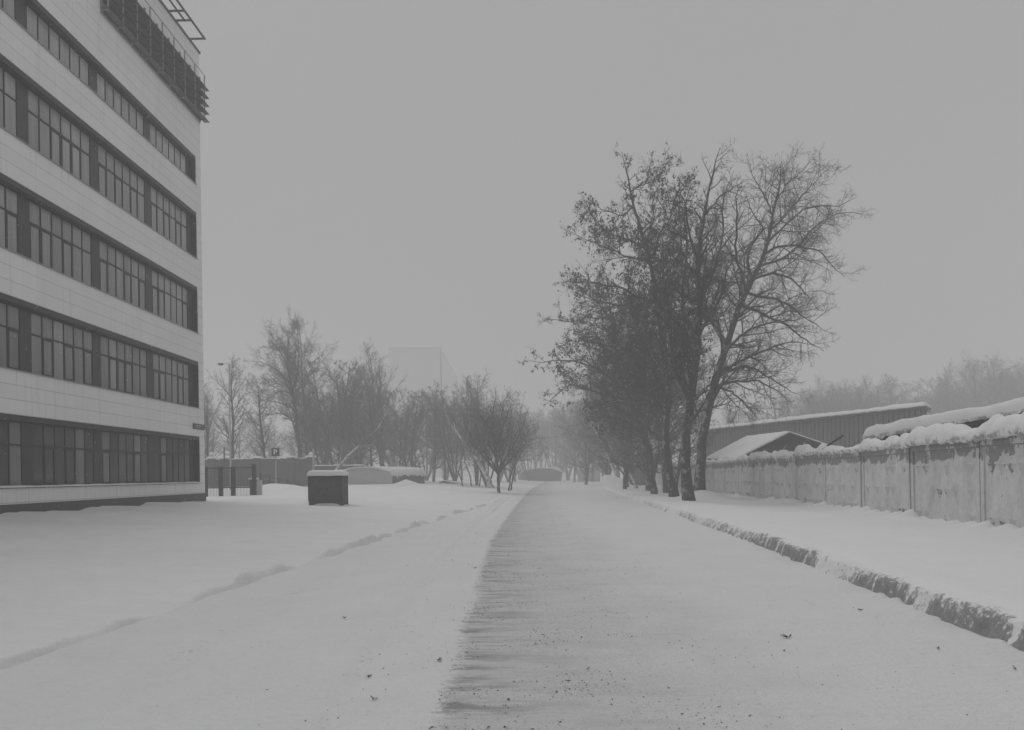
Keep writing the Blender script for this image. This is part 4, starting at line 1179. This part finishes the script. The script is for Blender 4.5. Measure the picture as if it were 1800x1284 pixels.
hero('curved_tree', 'pale snow-streaked trunk curving up to the left at the road bend', 18, 94,
     [(1087, 855), (1080, 830), (1070, 805), (1060, 782), (1050, 765), (1042, 748), (1034, 730), (1030, 705)], [[(1072, 810), (1075, 790), (1074, 770)], [(1050, 765), (1052, 745), (1050, 720), (1058, 690)], [(1042, 748), (1020, 735), (1005, 725)]],
     .20, .1, 1.1, 'bark_pale', group=GR, extra=5, l1=(.7, 2.2))

# ---- left side: traced broad tree, leaning stems and the clump by the road
GL = 'bare trees behind the snow field'
hero('bare_tree', 'tall broad bare tree with drooping arched limbs behind the brick wall', 21, 86,
     [(531, 815), (529, 800), (522, 762), (517, 702), (512, 679), (507, 657), (506, 641), (505, 621), (507, 600), (510, 575)],
     [[(512, 679), (498, 663), (482, 647), (463, 637), (439, 635)], [(515, 692), (504, 677), (484, 675), (463, 681)], [(516, 700), (500, 688), (484, 690), (463, 698)],
      [(515, 725), (494, 708), (469, 704), (451, 720)], [(519, 745), (496, 727), (471, 728), (451, 740)], [(506, 640), (492, 619), (478, 611), (463, 613)], [(505, 621), (492, 596), (476, 588)],
      [(514, 690), (520, 673), (524, 649), (526, 621), (524, 590)], [(507, 655), (520, 630), (536, 610)], [(506, 600), (515, 585), (522, 572)], [(521, 755), (535, 730), (548, 700), (552, 660)], [(519, 740), (528, 765), (538, 775)]],
     .30, 0, 1.0, group=GL, l1=(1.0, 3.0), gravs=(.02, .02, .01), twig=.008, extra=4)
hero('leaning_tree', 'snow-plastered trunk leaning steeply right behind the barrel-roofed garage', 22, 76,
     [(582, 842), (590, 826), (604, 813), (618, 795), (637, 782), (649, 766), (666, 756), (674, 736), (684, 715)], [[(636, 782), (650, 784), (664, 772)], [(630, 785), (644, 762), (650, 745)], [(655, 765), (672, 760), (690, 742)]],
     .20, 0, 1.0, 'bark_pale', group=GL, extra=6)
hero('leaning_tree', 'thick pale snow-plastered trunk leaning left behind the roadside clump', 23, 84,
     [(866, 853), (856, 838), (846, 820), (836, 803), (824, 786), (812, 772), (800, 755), (795, 735)], [[(836, 803), (845, 780), (846, 750), (842, 720)], [(820, 782), (826, 750), (822, 715)], [(808, 768), (790, 745), (780, 715)], [(850, 828), (862, 800), (866, 770)]],
     .30, 0, 1.1, 'bark_pale', group=GL, extra=5, l1=(.7, 2.2))
hero('roadside_clump', 'dark many-stemmed small tree standing in front at the road edge', 24, 67,
     [(876, 863), (876, 840), (875, 822), (872, 800), (868, 770), (866, 745), (868, 715), (872, 690)],
     [[(875, 830), (862, 815), (848, 790), (838, 765), (832, 740)], [(875, 828), (884, 800), (893, 770), (898, 735), (905, 700)], [(876, 835), (895, 810), (915, 790), (932, 772), (962, 770)],
      [(875, 820), (880, 785), (880, 745), (886, 700)], [(873, 808), (858, 780), (850, 745), (846, 710)], [(870, 790), (880, 760), (892, 730), (896, 690)], [(875, 825), (890, 800), (908, 775), (922, 745), (928, 715)],
      [(868, 770), (856, 740), (855, 705)], [(872, 800), (862, 785), (830, 770), (818, 750)], [(875, 835), (858, 815), (836, 785), (818, 750), (810, 715)], [(874, 826), (852, 795), (838, 750), (830, 705)], [(876, 832), (893, 795), (912, 750), (920, 700)]],
     .12, 0, .85, group=GL, extra=8, l1=(1.0, 2.9), gravs=(.08, .05, .03), twig=.007)

# ---- stock trees, copied
S = dict(slim=stock('slim_tree', 31, 13, 'slim'), broad=stock('broad_tree', 32, 15, 'broad'), upright=stock('upright_tree', 33, 14, 'upright'),
         dense=stock('dense_tree', 34, 12, 'dense', .25, 1.2), clump=stock('clump_tree', 35, 10, 'clump'), dense2=stock('leafy_dense_tree', 36, 12, 'dense', .12, 1.1),
         broad2=stock('spreading_tree', 37, 16, 'broad', .05), upright2=stock('forked_tree', 38, 13, 'upright', .03))
used = set()
def plant(kind, px, pyt, Y, label, group, rz=None, wide=1.0):
    src = S[kind]
    t = src if kind not in used else copy_tree(src)
    used.add(kind)
    g = at(px, 850, Y); gz = H(g.x, Y) - .1
    h = at(px, pyt, Y).z - gz
    s = h / src['h']
    t.location = (g.x, Y, gz); t.scale = (s * wide, s * wide, s); t.rotation_euler = (0, 0, random.uniform(0, 6.28) if rz is None else rz)
    tag(t, label, 'tree', group)
    return t
for a in [('slim', 409, 632, 80, 'slender bare tree just behind the tall street lamp'),
          ('upright', 366, 668, 84, 'low-forked bare tree half cut off by the office block corner'),
          ('slim', 468, 662, 83, 'small thin-stemmed bare tree left of the tall broad one', None, 1.1),
          ('broad2', 541, 568, 90, 'tall straight-trunked bare tree immediately right of the broad arching one', None, .8),
          ('dense', 594, 636, 93, 'dense dark bushy tree right of the two tall bare trees', None, 1.1),
          ('dense2', 636, 672, 96, 'dense grey tree above the snow-plastered leaning trunk', None, 1.2),
          ('upright', 676, 622, 100, 'upright bare tree with fine vertical stems before the tower block'),
          ('dense', 722, 688, 98, 'hazy bushy tree above the right end of the barrel-roofed garage', None, 1.1),
          ('dense2', 762, 674, 104, 'hazy tree with tufts of withered leaves below the mast', None, 1.0),
          ('upright2', 838, 668, 92, 'upright bare tree left of the roadside clump'),
          ('clump', 800, 690, 96, 'hazy many-stemmed bush tree right of the tufted one', None, 1.1),
          ('upright2', 612, 655, 90, 'dark upright tree directly behind the foot of the snow-plastered leaning trunk', None, 1.1), ('broad', 655, 690, 92, 'spreading tree above the middle of the barrel-roofed garage', None, 1.2),
          ('clump', 700, 700, 94, 'many-stemmed bush tree above the sliding roof snow of the garage', None, 1.2), ('broad', 782, 705, 100, 'spreading tree above the low buried hut', None, 1.1), ('clump', 856, 705, 88, 'fine many-stemmed tree straight behind the roadside clump', None, 1.3),
          ('dense', 566, 690, 88, 'low bushy tree in front of the tall straight bare tree', None, .9)]:
    plant(*a[:5], GL, *(a[5:] if len(a) > 5 else ()))
far_l = 'hazy bare tree in the pale row far behind the garage'
for i in range(13):
    px = 555 + i * 29 + random.uniform(-10, 10)
    plant(random.choice(['dense', 'dense2', 'broad', 'clump']), px, 715 + random.uniform(-12, 30), random.uniform(118, 150), far_l, 'hazy tree row behind the garage', None, 1.25)
for i in range(6):
    plant(random.choice(['dense2', 'broad', 'clump']), 345 + i * 36 + random.uniform(-8, 8), 742 + random.uniform(-12, 12), random.uniform(125, 150), 'hazy bare tree in the pale row far behind the brick wall', 'hazy tree row behind the wall', None, 1.3)
end_l = 'hazy bare tree closing off the far end of the road'
for i, (px, pt, Y) in enumerate([(905, 742, 150), (930, 735, 175), (952, 728, 200), (975, 722, 205), (998, 715, 195), (1020, 712, 175), (1042, 706, 160), (1062, 690, 150), (1088, 690, 140), (940, 748, 230), (985, 735, 235), (1030, 725, 230), (1010, 730, 160)]):
    plant(random.choice(['dense', 'dense2', 'broad', 'clump']), px, pt, Y, end_l, 'hazy trees at the road end', None, 1.2)
fw_l = 'pale hazy tree in the wood beyond the corrugated shed'
for i in range(64):
    px = 1405 + (i % 32) * 16.5 + random.uniform(-12, 12)
    top = np.interp(px, [1400, 1460, 1600, 1700, 1800, 1940], [706, 690, 688, 668, 648, 630]) + random.uniform(-26, 30)
    plant(random.choice(['dense', 'dense2', 'broad', 'upright', 'broad2', 'upright2', 'slim']), px, top, random.uniform(145, 170) + (i // 32) * 35, fw_l, 'hazy wood on the right', None, 1.15)
for i, (px, pt, Y) in enumerate([(1230, 720, 105), (1275, 712, 120), (1330, 716, 130), (1370, 712, 135)]):
    plant(['broad', 'upright', 'dense', 'broad'][i], px, pt, Y, ['pale tree directly behind the leaning leafless tree', 'hazy tree rising over the left end of the corrugated shed', 'hazy bush tree over the middle of the corrugated shed roof', 'hazy tree just left of the far right wood'][i], 'hazy trees behind the shed')
for a in [('clump', 1128, 640, 66, 'many-stemmed bushy tree low among the verge trunks', None, 1.3) if 0 else ('dense', 1186, 640, 66, 'bushy tree filling the gap behind the front dark trunk'), ('dense', 1140, 570, 67, 'tall bushy tree behind the low-arching tree'),
          ('dense2', 1098, 630, 74, 'dark bushy tree behind the short stout trunk'), ('broad', 1112, 575, 86, 'spreading hazy tree behind the stout short trunk'), ('dense', 1066, 640, 104, 'hazy bushy tree above the snow pile at the road bend'), ('dense2', 1030, 690, 118, 'hazy bushy tree left of the pale curved trunk')]:
    plant(*a, GR, None, 1.15)
for k, t in S.items():
    if k not in used: t.location = (0, 400, -50)

# saplings near the road end on the left
gs = 'thin saplings left of the road'
rg = np.random.default_rng(44)
for i, (x0, y0, x1, y1, Y, lab) in enumerate([
        (815, 852, 798, 815, 86, 'thin sapling leaning left, nearest the buried hut'), (830, 851, 815, 800, 88, 'thin sapling leaning left behind the leaning pale trunk'),
        (842, 851, 850, 815, 88, 'thin sapling leaning right below the pale trunk'), (893, 853, 905, 815, 76, 'thin sapling right of the roadside clump'), (897, 853, 912, 805, 77, 'outermost thin sapling right of the roadside clump')]):
    hero('sapling', lab, 60 + i, Y, [(x0, y0), ((x0 * 2 + x1) / 3, (y0 * 2 + y1) / 3), ((x0 + 2 * x1) / 3 - 1, (y0 + 2 * y1) / 3), (x1, y1), (x1 + (x1 - x0) * .5, y1 - 30), (x1 + (x1 - x0) * .6, y1 - 60)], [], .07, 0, .9, group=gs, extra=4)

# ------------------------------------------------------------------ litter on the road
def scrap(px, py, size, label, n=5, seed=1):
    g = on_ground(px, py); rg = np.random.default_rng(seed)
    root = thing('leaf_litter', label, 'litter', (g.x, g.y, g.z), 0, 'scraps of litter on the snow')
    for nm in range(1):
        V = []; Q = []
        for k in range(n):
            a = rg.uniform(0, 6.28); c = np.array([rg.normal(0, size * .35), rg.normal(0, size * .25), .01 + size * .12 * rg.random()])
            l, w = size * rg.uniform(.5, 1), size * rg.uniform(.2, .4)
            d = np.array([math.cos(a), math.sin(a), rg.uniform(-.1, .25)]); s = np.array([-math.sin(a), math.cos(a), rg.uniform(-.2, .25)])
            b = len(V)
            V += [c - d * l / 2, c + s * w / 2 + [0, 0, size * .15], c + d * l / 2, c - s * w / 2 + [0, 0, size * .05]]; Q.append((b, b + 1, b + 2, b + 3))
        mesh_np('leaf', np.array(V), np.array(Q), M['leaf'], root, False)
    tw = MB(); 
    for k in range(2):
        a = rg.uniform(0, 6.28); l = size * rg.uniform(.5, 1.1)
        tw.tube([(0, 0, .01), (math.cos(a) * l, math.sin(a) * l, .02 + size * .3 * rg.random())], [.006, .003], 5)
    tw.build('twig', M['bark'], root)
for i, (px, py, s, lab) in enumerate([(1384, 1122, .09, 'crumpled withered leaf lying alone on the right of the road'), (605, 1088, .06, 'tiny dark twig scrap on the left snow, highest of the litter'),
        (770, 1163, .08, 'twig tuft at the left edge of the grey swept strip'), (648, 1192, .07, 'pair of dark crumbs on the snow left of the swept strip'), (657, 1231, .05, 'single dark clod at the bottom left of the swept strip'),
        (1513, 1074, .07, 'dark scrap on the snow below the kerb face'), (1650, 1142, .05, 'small dark scrap near the kerb at far right'), (1785, 1178, .06, 'dark scrap beside the kerb at the right edge'), (1086, 876, .16, 'dark clod by the kerb far along the road'), (834, 1000, .09, 'twig tuft on the swept strip edge halfway along the road')]):
    scrap(px, py, s * (.62 if i else .85), lab, 4, 80 + i)

# grit scattered over the swept strip
rg = np.random.default_rng(9)
n = 9500
Yg = 3.5 * (26 / 3.5) ** (rg.random(n) ** .8)
eg = np.abs(rg.gamma(1.3, .75, n)) - .04
eg = np.where(rg.random(n) < .07, -rg.gamma(1.2, .4, n), eg)
Xg = xe(Yg) + eg
ok = (Xg < xr(Yg) - .2) & (Xg > xl(Yg) + .3); Yg, Xg = Yg[ok], Xg[ok]
cl = fbm(Xg / .6, Yg / .5, 191, 3); ok = rg.random(len(Yg)) < sm((cl - .38) / .25); Yg, Xg = Yg[ok], Xg[ok]
Zg = H_road(Xg, Yg); n = len(Yg); s = rg.lognormal(math.log(.0043), .42, n)[:, None, None]
oc = np.array([[1, 0, 0], [0, 1, 0], [-1, 0, 0], [0, -1, 0], [0, 0, .8], [0, 0, -.5]])[None] * rg.uniform(.6, 1.3, (n, 6, 1)) * s
V = (np.stack([Xg, Yg, Zg + .002], 1)[:, None] + oc).reshape(-1, 3)
tri = np.array([[0, 1, 4], [1, 2, 4], [2, 3, 4], [3, 0, 4]])
o = mesh_np('road_grit', V, (np.arange(n)[:, None, None] * 6 + tri[None]).reshape(-1, 3), M['grit'], None, False)
tag(o, 'scattered dark grit on the swept strip of the road', 'grit', None, 'stuff')

# falling snow
rg = np.random.default_rng(10)
n = 70000
Yf = (6 ** 2.6 + rg.random(n) * (46 ** 2.6 - 6 ** 2.6)) ** (1 / 2.6)
Xf_ = rg.uniform(-.75, .75, n) * Yf; Zf = CZ + rg.uniform(-.36, .66, n) * Yf
hz = np.where(Xf_ < xl(Yf), .95, .6); ok = (Zf > hz) & (Zf < 24) & ~((Xf_ < -14.4) & (Yf < 40)); Xf_, Yf, Zf = Xf_[ok], Yf[ok], Zf[ok]; n = len(Yf)
s = rg.uniform(.0022, .0055, n)[:, None, None]
oc = np.array([[1, 0, 0], [0, 1, 0], [-1, 0, 0], [0, -1, 0], [0, 0, 1], [0, 0, -1.]])[None] * rg.uniform(.7, 1.3, (n, 6, 1)) * s
V = (np.stack([Xf_, Yf, Zf], 1)[:, None] + oc).reshape(-1, 3)
tri = np.array([[0, 1, 4], [1, 2, 4], [2, 3, 4], [3, 0, 4], [1, 0, 5], [2, 1, 5], [3, 2, 5], [0, 3, 5]])
o = mesh_np('falling_snow', V, (np.arange(n)[:, None, None] * 6 + tri[None]).reshape(-1, 3), M['flake'], None, True)
tag(o, 'fine snowflakes drifting through the air', 'snowfall', None, 'stuff')

# ------------------------------------------------------------------ haze
HAZE = .0050
hz = MB().box(-960, 960, -130, 960, -1.3, 48).build('haze', bpy.data.materials.new('haze_air'))
hm = hz.data.materials[0]; hm.use_nodes = True; hn = hm.node_tree.nodes; hn.clear()
ho = hn.new('ShaderNodeOutputMaterial'); hv = hn.new('ShaderNodeVolumePrincipled')
hv.inputs['Color'].default_value = (.97, .97, .97, 1); hv.inputs['Density'].default_value = HAZE; hv.inputs['Anisotropy'].default_value = 0
hm.node_tree.links.new(hv.outputs[0], ho.inputs['Volume'])
tag(hz, 'pale snowy haze filling the air', None, None, 'stuff')

# ------------------------------------------------------------------ world, sun, camera
W = bpy.data.worlds.new('World'); SC.world = W; W.use_nodes = True
wn, wl = W.node_tree.nodes, W.node_tree.links
bg = wn['Background']
sky = wn.new('ShaderNodeTexSky'); sky.sky_type = 'NISHITA'; sky.sun_disc = False
EL, RO = math.radians(55), math.radians(-35)
sky.sun_elevation = EL; sky.sun_rotation = RO; sky.air_density = 1.0; sky.dust_density = 4.0
bw = wn.new('ShaderNodeRGBToBW'); wl.new(sky.outputs[0], bw.inputs[0])
mx = wn.new('ShaderNodeMix'); mx.data_type = 'FLOAT'; mx.inputs[0].default_value = .93; wl.new(bw.outputs[0], mx.inputs[2]); mx.inputs[3].default_value = 5.9
cc = wn.new('ShaderNodeCombineColor')
for k in range(3): wl.new(mx.outputs[0], cc.inputs[k])
wl.new(cc.outputs[0], bg.inputs[0]); bg.inputs[1].default_value = .105
sd = bpy.data.lights.new('sun', 'SUN'); sd.energy = 1.5; sd.angle = math.radians(35); sd.color = (1, 1, 1)
so = bpy.data.objects.new('sun', sd); COL.objects.link(so)
dv = Vector((math.sin(RO) * math.cos(EL), math.cos(RO) * math.cos(EL), math.sin(EL)))
so.rotation_euler = dv.to_track_quat('Z', 'Y').to_euler()

cd = bpy.data.cameras.new('camera'); co = bpy.data.objects.new('camera', cd); COL.objects.link(co)
cd.sensor_width = 36; cd.lens = F / 1800 * 36; cd.shift_y = (835 - 642) / 1800; cd.clip_start = .05; cd.clip_end = 3000
co.matrix_world = Matrix.Translation((0, 0, CZ)) @ Matrix.Rotation(math.pi / 2, 4, 'X') @ Matrix.Rotation(-ROLL, 4, 'Z')
SC.camera = co
SC.view_settings.view_transform = 'Standard'; SC.view_settings.look = 'None'; SC.view_settings.gamma = 1; SC.view_settings.exposure = -.76
SC.render.engine = 'CYCLES'
SC.cycles.volume_bounces = 3; SC.cycles.max_bounces = 8; SC.cycles.diffuse_bounces = 3
SC.cycles.use_denoising = True
